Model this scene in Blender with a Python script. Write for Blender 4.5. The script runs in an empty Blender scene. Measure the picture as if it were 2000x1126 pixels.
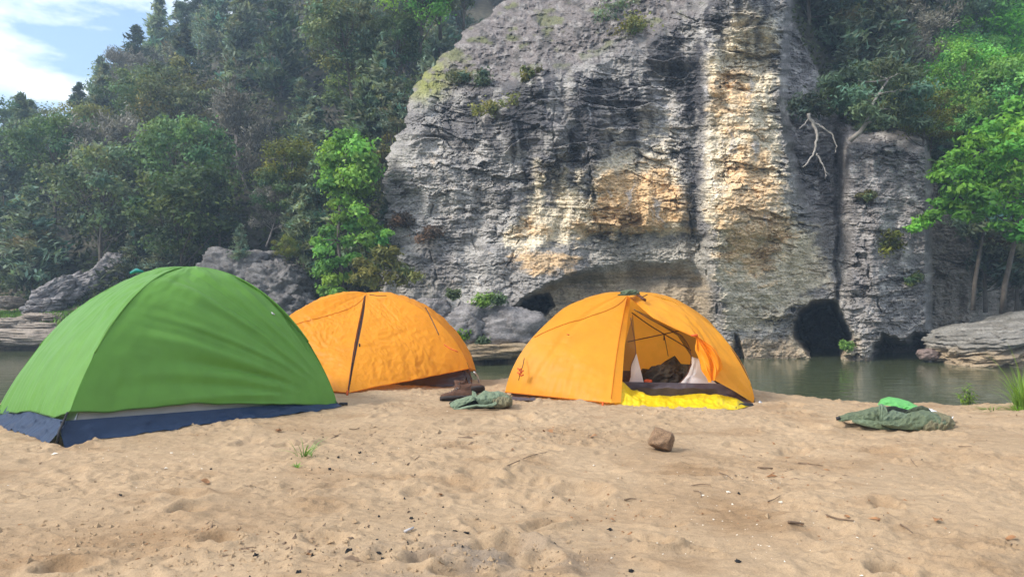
import bpy, math, random
import numpy as np
from mathutils import Vector, Matrix

C = bpy.context.scene.collection
SC = bpy.context.scene
rad = math.radians

# ------------------------------------------------------------------ camera
W_PX, H_PX, FPX, HOR, CAM_Z = 2000.0, 1126.0, 1450.0, 580.0, 1.0
PITCH = math.atan((HOR - H_PX / 2) / FPX)
cam_d = bpy.data.cameras.new("camera")
cam = bpy.data.objects.new("camera", cam_d)
C.objects.link(cam)
cam.location = (0, 0, CAM_Z)
cam.rotation_euler = (math.pi / 2 + PITCH, 0, 0)
cam_d.sensor_width = 36.0
cam_d.lens = 36.0 * FPX / W_PX
cam_d.clip_start, cam_d.clip_end = 0.05, 3000
SC.camera = cam

# ------------------------------------------------------------------ light
SUN_DIR = Vector((-0.80, -0.40, 0.72)).normalized()      # towards the sun
SUN_EL = math.asin(SUN_DIR.z)
SUN_AZ = math.atan2(SUN_DIR.x, SUN_DIR.y)
world = bpy.data.worlds.new("World")
SC.world = world
world.use_nodes = True
wn, wl = world.node_tree.nodes, world.node_tree.links
wn.clear()
w_out = wn.new("ShaderNodeOutputWorld")
w_bg = wn.new("ShaderNodeBackground")
w_sky = wn.new("ShaderNodeTexSky")
w_sky.sky_type = 'NISHITA'
w_sky.sun_disc = False
w_sky.sun_elevation = SUN_EL
w_sky.sun_rotation = SUN_AZ
w_sky.air_density, w_sky.dust_density, w_sky.ozone_density = 1.0, 1.2, 1.5
w_tc = wn.new("ShaderNodeTexCoord")
w_map = wn.new("ShaderNodeMapping")
w_map.inputs['Scale'].default_value = (1.6, 1.6, 4.6)
w_map.inputs['Location'].default_value = (0.35, 0.1, 0.52)
w_no = wn.new("ShaderNodeTexNoise")
w_no.inputs['Scale'].default_value = 2.3
w_no.inputs['Detail'].default_value = 9
w_no.inputs['Roughness'].default_value = 0.58
w_cr = wn.new("ShaderNodeValToRGB")
w_cr.color_ramp.elements[0].position = 0.44
w_cr.color_ramp.elements[1].position = 0.64
w_mix = wn.new("ShaderNodeMixRGB")
w_mix.inputs['Color2'].default_value = (9.8, 9.5, 9.0, 1)
wl.new(w_tc.outputs['Generated'], w_map.inputs['Vector'])
wl.new(w_map.outputs['Vector'], w_no.inputs['Vector'])
wl.new(w_no.outputs['Fac'], w_cr.inputs['Fac'])
wl.new(w_cr.outputs['Color'], w_mix.inputs['Fac'])
wl.new(w_sky.outputs['Color'], w_mix.inputs['Color1'])
wl.new(w_mix.outputs['Color'], w_bg.inputs['Color'])
w_bg.inputs['Strength'].default_value = 0.088
wl.new(w_bg.outputs['Background'], w_out.inputs['Surface'])

sun_d = bpy.data.lights.new("sun", 'SUN')
sun_d.energy = 1.5
sun_d.angle = rad(10)
sun_d.color = (1.0, 0.94, 0.85)
sun = bpy.data.objects.new("sun", sun_d)
C.objects.link(sun)
sun.rotation_euler = (-SUN_DIR).to_track_quat('-Z', 'Y').to_euler()
sun.location = (-30, -20, 40)

SC.view_settings.view_transform = 'Standard'
SC.view_settings.look = 'None'
SC.view_settings.exposure = 1.75
SC.view_settings.gamma = 1.0
SC.cycles.max_bounces = 8
SC.cycles.transparent_max_bounces = 12
SC.cycles.volume_bounces = 0

# ------------------------------------------------------------------ numeric helpers
def P(u, v, Y):
    """world point at depth Y seen at photo pixel (u, v)"""
    dx, dy = (u - 1000.0) / FPX, (H_PX / 2 - v) / FPX
    c, s = math.cos(PITCH), math.sin(PITCH)
    k = Y / (c - s * dy)
    return (dx * k, Y, CAM_Z + (s + c * dy) * k)

def PV(u, v, Y):
    dx, dy = (u - 1000.0) / FPX, (H_PX / 2 - v) / FPX
    c, s = math.cos(PITCH), math.sin(PITCH)
    k = Y / (c - s * dy)
    return np.stack([dx * k, Y + 0 * k, CAM_Z + (s + c * dy) * k], -1)

def G(u, v, z=0.0):
    """ground point of height z seen at photo pixel (u, v)"""
    dx, dy = (u - 1000.0) / FPX, (H_PX / 2 - v) / FPX
    c, s = math.cos(PITCH), math.sin(PITCH)
    k = (z - CAM_Z) / (s + c * dy)
    return (dx * k, (c - s * dy) * k, z)

def proj(p):
    c, s = math.cos(PITCH), math.sin(PITCH)
    y, z = p[1], p[2] - CAM_Z
    f = c * y + s * z
    return 1000 + FPX * p[0] / f, H_PX / 2 - FPX * (c * z - s * y) / f

def sm(a, b, x):
    t = np.clip((x - a) / (b - a), 0, 1)
    return t * t * (3 - 2 * t)

def lerp(a, b, t):
    return a + (b - a) * t

def hsh(ix, iy=0, seed=0):
    ix = np.asarray(ix).astype(np.int64)
    iy = np.asarray(iy).astype(np.int64)
    h = (ix * 374761393 + iy * 668265263 + seed * 974634777) & 0xFFFFFFFF
    h = ((h ^ (h >> 13)) * 1274126177) & 0xFFFFFFFF
    h = ((h ^ (h >> 16)) * 2246822519) & 0xFFFFFFFF
    return ((h ^ (h >> 15)) & 0xFFFFFF) / float(0xFFFFFF)

def vn(x, y, seed=0):
    """gradient noise, about -1..1"""
    x, y = np.broadcast_arrays(np.asarray(x, float), np.asarray(y, float))
    ix, iy = np.floor(x), np.floor(y)
    fx, fy = x - ix, y - iy
    sx = fx * fx * fx * (fx * (fx * 6 - 15) + 10)
    sy = fy * fy * fy * (fy * (fy * 6 - 15) + 10)
    def g(a, b):
        an = hsh(ix + a, iy + b, seed) * 2 * np.pi
        return np.cos(an) * (fx - a) + np.sin(an) * (fy - b)
    return 1.5 * lerp(lerp(g(0, 0), g(1, 0), sx), lerp(g(0, 1), g(1, 1), sx), sy)

def fbm(x, y, o=4, seed=0, gain=0.5):
    r, a = 0, 1.0
    for i in range(o):
        r = r + a * vn(x * 2 ** i + 17.3 * i, y * 2 ** i - 9.1 * i, seed + i)
        a *= gain
    return r

def ridged(x, y, o=4, seed=0):
    r, a = 0, 1.0
    for i in range(o):
        r = r + a * (1 - 2 * np.abs(vn(x * 2 ** i + 5.7 * i, y * 2 ** i + 3.3 * i, seed + i)))
        a *= 0.5
    return r

def voro(x, y, seed=0):
    """nearest-cell facets: (random tilt plane height, edge distance)"""
    x, y = np.broadcast_arrays(np.asarray(x, float), np.asarray(y, float))
    ix, iy = np.floor(x), np.floor(y)
    d1 = np.full(x.shape, 9.0); d2 = np.full(x.shape, 9.0); h = np.zeros(x.shape)
    for a in (-1, 0, 1):
        for b in (-1, 0, 1):
            cx, cy = ix + a, iy + b
            dx = x - cx - hsh(cx, cy, seed); dy = y - cy - hsh(cx, cy, seed + 1)
            d = dx * dx + dy * dy
            hh = hsh(cx, cy, seed + 2) - .5 + (hsh(cx, cy, seed + 3) - .5) * 1.3 * dx + (hsh(cx, cy, seed + 4) - .35) * 1.3 * dy
            nw = d < d1
            d2 = np.where(nw, d1, np.minimum(d2, d))
            h = np.where(nw, hh, h); d1 = np.where(nw, d, d1)
    return h, np.sqrt(d2) - np.sqrt(d1)

def pl(x, pts):
    return np.interp(x, [p[0] for p in pts], [p[1] for p in pts])

def blob(u, v, cu, cv, ru, rv, soft=0.4):
    r = np.sqrt(((u - cu) / ru) ** 2 + ((v - cv) / rv) ** 2)
    return 1 - sm(1 - soft, 1 + soft, r)

def poly_sd(u, v, poly):
    """signed distance in px, positive inside"""
    d = np.full(np.shape(u), 1e9)
    ins = np.zeros(np.shape(u), bool)
    n = len(poly)
    for i in range(n):
        x0, y0 = poly[i]
        x1, y1 = poly[(i + 1) % n]
        ex, ey = x1 - x0, y1 - y0
        t = np.clip(((u - x0) * ex + (v - y0) * ey) / (ex * ex + ey * ey), 0, 1)
        d = np.minimum(d, np.hypot(u - x0 - t * ex, v - y0 - t * ey))
        cr = ((y0 > v) != (y1 > v)) & (u < (x1 - x0) * (v - y0) / ((y1 - y0) or 1e-9) + x0)
        ins ^= cr
    return np.where(ins, d, -d)

# ------------------------------------------------------------------ mesh helpers
def mesh_np(name, V, quads=None, tris=None, col=None, smooth=True, mat=None):
    me = bpy.data.meshes.new(name)
    V = np.asarray(V, np.float32).reshape(-1, 3)
    q = np.zeros((0, 4), np.int32) if quads is None else np.asarray(quads, np.int32).reshape(-1, 4)
    t = np.zeros((0, 3), np.int32) if tris is None else np.asarray(tris, np.int32).reshape(-1, 3)
    me.vertices.add(len(V))
    me.vertices.foreach_set('co', V.ravel())
    nl = q.size + t.size
    me.loops.add(nl)
    me.loops.foreach_set('vertex_index', np.concatenate([q.ravel(), t.ravel()]).astype(np.int32))
    npol = len(q) + len(t)
    me.polygons.add(npol)
    me.polygons.foreach_set('loop_start', np.concatenate([np.arange(len(q)) * 4, q.size + np.arange(len(t)) * 3]).astype(np.int32))
    me.polygons.foreach_set('loop_total', np.concatenate([np.full(len(q), 4), np.full(len(t), 3)]).astype(np.int32))
    me.polygons.foreach_set('use_smooth', np.full(npol, smooth))
    me.update(calc_edges=True)
    if col is not None:
        a = me.color_attributes.new('Col', 'FLOAT_COLOR', 'POINT')
        c = np.ones((len(V), 4), np.float32)
        col = np.asarray(col, np.float32)
        c[:, :3] = col.reshape(-1, 1) if col.ndim == 1 else col.reshape(-1, 3)
        a.data.foreach_set('color', c.ravel())
    if mat is not None:
        me.materials.append(mat)
    return me

def grid_quads(nu, nv, keep=None, flip=False):
    i = np.arange(nu - 1)[:, None] * nv + np.arange(nv - 1)[None, :]
    q = np.stack([i, i + nv, i + nv + 1, i + 1], -1)
    if flip:
        q = q[..., ::-1]
    q = q.reshape(-1, 4)
    if keep is not None:
        q = q[keep.reshape(-1)]
    return q

class MB:
    def __init__(s):
        s.V, s.Q, s.T, s.c, s.n = [], [], [], [], 0
    def add(s, V, quads=None, tris=None, col=None):
        V = np.asarray(V, float).reshape(-1, 3)
        if quads is not None and len(quads):
            s.Q.append(np.asarray(quads).reshape(-1, 4) + s.n)
        if tris is not None and len(tris):
            s.T.append(np.asarray(tris).reshape(-1, 3) + s.n)
        s.V.append(V)
        cc = np.ones((len(V), 3))
        if col is not None:
            cc[:] = np.asarray(col).reshape(-1, 1) if np.ndim(col) == 1 and np.size(col) != 3 else col
        s.c.append(cc)
        s.n += len(V)
        return s
    def tube(s, pts, r, sides=6, col=None, cap=True):
        p = np.asarray(pts, float)
        n = len(p)
        r = np.broadcast_to(np.asarray(r, float), (n,))
        t = np.gradient(p, axis=0)
        t /= np.linalg.norm(t, axis=1, keepdims=True) + 1e-9
        ref = np.array([0.0, 0, 1]) if abs(t[0][2]) < 0.9 else np.array([1.0, 0, 0])
        a = np.cross(t, ref)
        a /= np.linalg.norm(a, axis=1, keepdims=True) + 1e-9
        b = np.cross(t, a)
        an = np.arange(sides) / sides * 2 * np.pi
        V = p[:, None] + r[:, None, None] * (a[:, None] * np.cos(an)[None, :, None] + b[:, None] * np.sin(an)[None, :, None])
        i = np.arange(n - 1)[:, None] * sides + np.arange(sides)[None]
        j = np.arange(n - 1)[:, None] * sides + (np.arange(sides)[None] + 1) % sides
        q = np.stack([i, j, j + sides, i + sides], -1).reshape(-1, 4)
        VV = V.reshape(-1, 3)
        tr = []
        if cap:
            VV = np.concatenate([VV, p[:1], p[-1:]])
            k = n * sides
            for m in range(sides):
                tr.append((k, (m + 1) % sides, m))
                tr.append((k + 1, (n - 1) * sides + m, (n - 1) * sides + (m + 1) % sides))
        return s.add(VV, q, tr, col)
    def grid(s, V, col=None, keep=None, wrap=False):
        nu, nv = V.shape[:2]
        q = grid_quads(nu, nv, keep)
        if wrap:
            i = np.arange(nu - 1) * nv
            q = np.concatenate([q, np.stack([i + nv - 1, i + nv + nv - 1, i + nv, i], -1)])
        return s.add(V.reshape(-1, 3), q, None, None if col is None else np.asarray(col).reshape(-1, 3))
    def data(s, name, mat, smooth=True):
        return mesh_np(name, np.concatenate(s.V), np.concatenate(s.Q) if s.Q else None,
                       np.concatenate(s.T) if s.T else None, np.concatenate(s.c), smooth, mat)
    def build(s, name, mat, parent=None, smooth=True):
        return link(name, s.data(name, mat, smooth), parent)

def link(name, me, parent=None, loc=None):
    o = bpy.data.objects.new(name, me)
    C.objects.link(o)
    if loc is not None:
        o.location = loc
    if parent is not None:
        o.parent = parent
        if loc is None:                       # part meshes are written in world space
            o.matrix_parent_inverse = PM[parent.name].inverted()
    return o

PM = {}
def thing(name, label, cat, loc=(0, 0, 0), group=None, rotz=0.0):
    o = bpy.data.objects.new(name, None)
    C.objects.link(o)
    o.empty_display_size = 0.2
    o.location = loc
    o.rotation_euler = (0, 0, rotz)
    PM[o.name] = Matrix.Translation(Vector(loc)) @ Matrix.Rotation(rotz, 4, 'Z')
    return tag(o, label, cat, group)

def tag(o, label=None, cat=None, group=None, kind=None):
    if label: o['label'] = label
    if cat: o['category'] = cat
    if group: o['group'] = group
    if kind: o['kind'] = kind
    return o

# ------------------------------------------------------------------ materials
def mat_new(name):
    m = bpy.data.materials.new(name)
    m.use_nodes = True
    nt = m.node_tree
    nt.nodes.clear()
    out = nt.nodes.new("ShaderNodeOutputMaterial")
    return m, nt.nodes, nt.links, out

def noise(n, l, scale, detail=4, rough=0.55, vec=None, dist=0.0):
    t = n.new("ShaderNodeTexNoise")
    t.inputs['Scale'].default_value = scale
    t.inputs['Detail'].default_value = detail
    t.inputs['Roughness'].default_value = rough
    t.inputs['Distortion'].default_value = dist
    if vec is None:
        vec = n.new("ShaderNodeTexCoord").outputs['Object']
    l.new(vec, t.inputs['Vector'])
    return t

def ramp(n, l, src, stops):
    r = n.new("ShaderNodeValToRGB")
    e = r.color_ramp.elements
    while len(e) < len(stops):
        e.new(0.5)
    for k, (p, c) in enumerate(stops):
        e[k].position = p
        e[k].color = (c, c, c, 1) if not isinstance(c, tuple) else (*c, 1)
    l.new(src, r.inputs['Fac'])
    return r

def mixc(n, l, a, b, fac=1.0, mode='MULTIPLY'):
    m = n.new("ShaderNodeMixRGB")
    m.blend_type = mode
    if isinstance(fac, float): m.inputs['Fac'].default_value = fac
    else: l.new(fac, m.inputs['Fac'])
    for k, s in (('Color1', a), ('Color2', b)):
        if isinstance(s, tuple): m.inputs[k].default_value = (*s, 1)
        else: l.new(s, m.inputs[k])
    return m.outputs['Color']

def attr(n, name='Col'):
    a = n.new("ShaderNodeAttribute")
    a.attribute_name = name
    return a

def bump(n, l, h, strength, dist, prev=None):
    b = n.new("ShaderNodeBump")
    b.inputs['Strength'].default_value = strength
    b.inputs['Distance'].default_value = dist
    l.new(h, b.inputs['Height'])
    if prev is not None: l.new(prev, b.inputs['Normal'])
    return b.outputs['Normal']

def m_simple(name, color, rough=0.7, var=0.25, scale=30.0, bumpd=0.0, metal=0.0, spec=0.3):
    m, n, l, out = mat_new(name)
    b = n.new("ShaderNodeBsdfPrincipled")
    no = noise(n, l, scale, 5)
    r = ramp(n, l, no.outputs['Fac'], [(0.25, 1 - var), (0.75, 1 + var)])
    col = mixc(n, l, r.outputs['Color'], tuple(color))
    at = attr(n)
    l.new(mixc(n, l, col, at.outputs['Color']), b.inputs['Base Color'])
    b.inputs['Roughness'].default_value = rough
    b.inputs['Metallic'].default_value = metal
    b.inputs['Specular IOR Level'].default_value = spec
    if bumpd:
        l.new(bump(n, l, no.outputs['Fac'], 0.8, bumpd), b.inputs['Normal'])
    l.new(b.outputs['BSDF'], out.inputs['Surface'])
    return m

def m_fabric(name, color, trans=0.35, rough=0.5, weave=0.0012, transp=0.0, crinkle=0.0, sheen=0.25):
    m, n, l, out = mat_new(name)
    b = n.new("ShaderNodeBsdfPrincipled")
    no = noise(n, l, 6.0, 4)
    r = ramp(n, l, no.outputs['Fac'], [(0.25, 0.9), (0.75, 1.06)])
    at = attr(n)
    col = mixc(n, l, mixc(n, l, r.outputs['Color'], tuple(color)), at.outputs['Color'])
    l.new(col, b.inputs['Base Color'])
    b.inputs['Roughness'].default_value = rough
    b.inputs['Specular IOR Level'].default_value = sheen
    fine = noise(n, l, 55.0, 3)
    nrm = bump(n, l, fine.outputs['Fac'], 0.5, weave)
    if crinkle:
        cr = noise(n, l, 17.0, 4, 0.6, dist=1.2)
        nrm = bump(n, l, cr.outputs['Fac'], 0.7, crinkle, nrm)
    l.new(nrm, b.inputs['Normal'])
    tr = n.new("ShaderNodeBsdfTranslucent")
    l.new(col, tr.inputs['Color'])
    mx = n.new("ShaderNodeMixShader")
    mx.inputs['Fac'].default_value = trans
    l.new(b.outputs['BSDF'], mx.inputs[1])
    l.new(tr.outputs['BSDF'], mx.inputs[2])
    res = mx.outputs['Shader']
    if transp:
        tp = n.new("ShaderNodeBsdfTransparent")
        m2 = n.new("ShaderNodeMixShader")
        m2.inputs['Fac'].default_value = transp
        l.new(res, m2.inputs[1])
        l.new(tp.outputs['BSDF'], m2.inputs[2])
        res = m2.outputs['Shader']
    l.new(res, out.inputs['Surface'])
    return m

def m_leaf(name, color, var=0.35, hue=0.03, trans=0.3):
    m, n, l, out = mat_new(name)
    at = attr(n)
    oi = n.new("ShaderNodeObjectInfo")
    hs = n.new("ShaderNodeHueSaturation")
    mr = n.new("ShaderNodeMapRange")
    mr.inputs['To Min'].default_value, mr.inputs['To Max'].default_value = 0.5 - hue, 0.5 + hue
    l.new(oi.outputs['Random'], mr.inputs['Value'])
    l.new(mr.outputs['Result'], hs.inputs['Hue'])
    m2 = n.new("ShaderNodeMath"); m2.operation = 'MULTIPLY'; m2.inputs[1].default_value = 7.31
    l.new(oi.outputs['Random'], m2.inputs[0])
    m3 = n.new("ShaderNodeMath"); m3.operation = 'FRACT'
    l.new(m2.outputs[0], m3.inputs[0])
    mv = n.new("ShaderNodeMapRange")
    mv.inputs['To Min'].default_value, mv.inputs['To Max'].default_value = 1 - var, 1 + var
    l.new(m3.outputs[0], mv.inputs['Value'])
    l.new(mv.outputs['Result'], hs.inputs['Value'])
    m4 = n.new("ShaderNodeMath"); m4.operation = 'MULTIPLY'; m4.inputs[1].default_value = 13.7
    l.new(oi.outputs['Random'], m4.inputs[0])
    m5 = n.new("ShaderNodeMath"); m5.operation = 'FRACT'
    l.new(m4.outputs[0], m5.inputs[0])
    ms = n.new("ShaderNodeMapRange")
    ms.inputs['To Min'].default_value, ms.inputs['To Max'].default_value = 0.75, 1.15
    l.new(m5.outputs[0], ms.inputs['Value'])
    l.new(ms.outputs['Result'], hs.inputs['Saturation'])
    hs.inputs['Color'].default_value = (*color, 1)
    col = mixc(n, l, hs.outputs['Color'], at.outputs['Color'])
    d = n.new("ShaderNodeBsdfPrincipled")
    d.inputs['Roughness'].default_value = 0.6
    d.inputs['Specular IOR Level'].default_value = 0.25
    l.new(col, d.inputs['Base Color'])
    t = n.new("ShaderNodeBsdfTranslucent")
    l.new(mixc(n, l, col, (1.25, 1.2, 0.6)), t.inputs['Color'])
    mx = n.new("ShaderNodeMixShader")
    mx.inputs['Fac'].default_value = trans
    l.new(d.outputs['BSDF'], mx.inputs[1])
    l.new(t.outputs['BSDF'], mx.inputs[2])
    l.new(mx.outputs['Shader'], out.inputs['Surface'])
    return m

def m_rock(name, tint=(1, 1, 1), scale=1.0):
    m, n, l, out = mat_new(name)
    at = attr(n)
    b = n.new("ShaderNodeBsdfPrincipled")
    tc = n.new("ShaderNodeTexCoord").outputs['Object']
    mp = n.new("ShaderNodeMapping")
    mp.inputs['Scale'].default_value = (1, 1, 1.7)
    l.new(tc, mp.inputs['Vector'])
    n1 = noise(n, l, 2.2 * scale, 8, 0.65, mp.outputs['Vector'])
    n2 = noise(n, l, 11 * scale, 6, 0.65, mp.outputs['Vector'])
    r1 = ramp(n, l, n1.outputs['Fac'], [(0.3, 0.72), (0.7, 1.2)])
    r2 = ramp(n, l, n2.outputs['Fac'], [(0.32, 0.5), (0.5, 1.0), (0.7, 1.3)])
    c = mixc(n, l, at.outputs['Color'], r1.outputs['Color'])
    c = mixc(n, l, c, r2.outputs['Color'])
    c = mixc(n, l, c, tuple(tint))
    l.new(c, b.inputs['Base Color'])
    b.inputs['Roughness'].default_value = 0.9
    b.inputs['Specular IOR Level'].default_value = 0.2
    nr = bump(n, l, n1.outputs['Fac'], 0.5, 0.06)
    nr = bump(n, l, n2.outputs['Fac'], 0.8, 0.05, nr)
    l.new(nr, b.inputs['Normal'])
    l.new(b.outputs['BSDF'], out.inputs['Surface'])
    return m

def m_sand():
    m, n, l, out = mat_new("sand")
    at = attr(n)
    b = n.new("ShaderNodeBsdfPrincipled")
    tc = n.new("ShaderNodeTexCoord").outputs['Object']
    n1 = noise(n, l, 1.3, 6, 0.6, tc)
    n2 = noise(n, l, 140, 4, 0.7, tc)
    n3 = noise(n, l, 420, 2, 0.6, tc)
    n4 = noise(n, l, 24, 5, 0.62, tc)
    r1 = ramp(n, l, n1.outputs['Fac'], [(0.3, (0.340, 0.240, 0.145)), (0.7, (0.425, 0.306, 0.190))])
    r2 = ramp(n, l, n2.outputs['Fac'], [(0.28, 0.62), (0.45, 0.98), (0.62, 1.03), (0.78, 1.35)])
    r3 = ramp(n, l, n3.outputs['Fac'], [(0.3, 0.8), (0.7, 1.18)])
    r4 = ramp(n, l, n4.outputs['Fac'], [(0.3, 0.86), (0.7, 1.1)])
    c = mixc(n, l, r1.outputs['Color'], r2.outputs['Color'])
    c = mixc(n, l, c, r3.outputs['Color'])
    c = mixc(n, l, c, r4.outputs['Color'])
    c = mixc(n, l, c, at.outputs['Color'])
    l.new(c, b.inputs['Base Color'])
    b.inputs['Roughness'].default_value = 0.95
    b.inputs['Specular IOR Level'].default_value = 0.15
    nr = bump(n, l, n4.outputs['Fac'], 0.55, 0.018)
    nr = bump(n, l, n2.outputs['Fac'], 0.6, 0.004, nr)
    l.new(nr, b.inputs['Normal'])
    l.new(b.outputs['BSDF'], out.inputs['Surface'])
    return m

def m_water():
    m, n, l, out = mat_new("river_water")
    b = n.new("ShaderNodeBsdfPrincipled")
    b.inputs['Base Color'].default_value = (0.075, 0.088, 0.042, 1)
    b.inputs['Roughness'].default_value = 0.06
    b.inputs['IOR'].default_value = 1.33
    tc = n.new("ShaderNodeTexCoord").outputs['Object']
    mp = n.new("ShaderNodeMapping")
    mp.inputs['Scale'].default_value = (0.6, 2.2, 1)
    l.new(tc, mp.inputs['Vector'])
    n1 = noise(n, l, 1.1, 3, 0.5, mp.outputs['Vector'])
    n2 = noise(n, l, 5.0, 2, 0.5, mp.outputs['Vector'])
    nr = bump(n, l, n1.outputs['Fac'], 0.35, 0.05)
    nr = bump(n, l, n2.outputs['Fac'], 0.25, 0.012, nr)
    l.new(nr, b.inputs['Normal'])
    l.new(b.outputs['BSDF'], out.inputs['Surface'])
    return m

M = {}
M['rock'] = m_rock("limestone")
M['boulder'] = m_rock("weathered_limestone", scale=1.4)
M['sand'] = m_sand()
M['water'] = m_water()
M['soil'] = m_simple("hill_soil", (0.055, 0.05, 0.036), 0.95, 0.5, 3.0, 0.1)
M['bark'] = m_simple("bark", (0.12, 0.10, 0.08), 0.9, 0.4, 9.0, 0.03)
M['bark_pale'] = m_simple("pale_bark", (0.33, 0.30, 0.265), 0.9, 0.3, 9.0, 0.02)
M['bark_grey'] = m_simple("grey_twigs", (0.22, 0.19, 0.17), 0.9, 0.35, 6.0, 0.0)
M['cedar'] = m_leaf("cedar_foliage", (0.122, 0.165, 0.100), 0.45, 0.03)
M['broad'] = m_leaf("broad_leaves", (0.112, 0.168, 0.066), 0.30, 0.02, 0.35)
M['pine'] = m_leaf("pine_needles", (0.07, 0.115, 0.075), 0.25, 0.02)
M['bright'] = m_leaf("bright_leaves", (0.185, 0.345, 0.042), 0.12, 0.01, 0.42)
M['maple'] = m_leaf("maple_leaves", (0.14, 0.35, 0.05), 0.12, 0.01, 0.42)
M['maple_bright'] = m_leaf("bright_maple_leaves", (0.145, 0.335, 0.045), 0.1, 0.01, 0.42)
M['olive_leaf'] = m_leaf("olive_leaves", (0.15, 0.165, 0.045), 0.15, 0.015, 0.35)
M['dead'] = m_leaf("dead_sprays", (0.175, 0.165, 0.135), 0.2, 0.01, 0.15)
M['brown_dead'] = m_leaf("brown_dead_sprays", (0.10, 0.066, 0.045), 0.2, 0.01, 0.15)
M['grass'] = m_leaf("grass_blades", (0.17, 0.30, 0.05), 0.15, 0.015, 0.4)
M['under'] = m_leaf("undergrowth_leaves", (0.075, 0.095, 0.04), 0.0, 0.0, 0.3)

# ================================================================== LARGE STRUCTURE
WATER_Z = -1.0

def sand_h(x, y):
    """beach: flat near, gentle dip, then the bank down to the water"""
    crest = pl(x, [(-9, 7.2), (-5.5, 7.5), (-4, 9.0), (-2, 9.6), (-0.2, 8.9), (1.0, 9.2), (2.4, 8.6), (4, 8.3), (6, 7.9), (9, 7.6)])
    crest = crest + 0.25 * vn(x * 1.1, 0.3, 5) + 0.1 * vn(x * 3.1, 1.3, 6)
    z = -0.16 * sm(5.8, 8.4, y) * sm(1.8, 4.2, x)
    z = z - 0.10 * sm(-3.5, -5.5, x) * sm(6, 8, y)
    d = np.clip(y - crest, 0, None)
    z = z - 0.42 * d * sm(0, 0.9, d) - 0.03 * sm(-0.6, 0.3, y - crest)
    z = z + 0.035 * fbm(x * 0.55, y * 0.7, 3, 11) * (1 - sm(0.2, 2, d))
    return np.maximum(z, -2.2)

NDENT = 420
_r = np.random.default_rng(4)
DX = _r.uniform(-6.0, 6.2, NDENT)
DY = 2.1 + 6.9 * _r.uniform(0, 1, NDENT) ** 0.9
DR = _r.uniform(0.045, 0.15, NDENT) * (0.7 + 0.5 * _r.uniform(0, 1, NDENT))
DD = _r.uniform(0.006, 0.022, NDENT) * (DR / 0.09)
DA = _r.uniform(0, np.pi, NDENT)
DE = _r.uniform(0.45, 0.95, NDENT)
_sp = [((1290, 1072), 0.085, 0.045, 0.5, 0.55), ((1375, 1082), 0.07, 0.03, -0.5, 0.35), ((1740, 1122), 0.09, 0.05, 0.1, 0.5),
       ((355, 974), 0.09, 0.028, 0.1, 0.5), ((285, 932), 0.09, 0.022, 0.3, 0.5), ((1965, 1075), 0.07, 0.035, -0.4, 0.4),
       ((980, 1075), 0.13, 0.045, 0.2, 0.5), ((830, 1095), 0.10, 0.035, 0.4, 0.6), ((430, 1060), 0.09, 0.028, 0.2, 0.6),
       ((1310, 1030), 0.07, 0.02, 0.1, 0.5), ((130, 1110), 0.10, 0.03, 0.3, 0.6), ((640, 1060), 0.10, 0.03, -0.2, 0.6),
       ((1550, 915), 0.10, 0.02, 0.2, 0.5), ((900, 1118), 0.10, 0.04, 0.2, 0.6)]
for (px, r, d, a, e) in _sp:
    g = G(*px)
    DX = np.append(DX, g[0]); DY = np.append(DY, g[1]); DR = np.append(DR, r)
    DD = np.append(DD, d); DA = np.append(DA, a); DE = np.append(DE, e)

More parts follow.
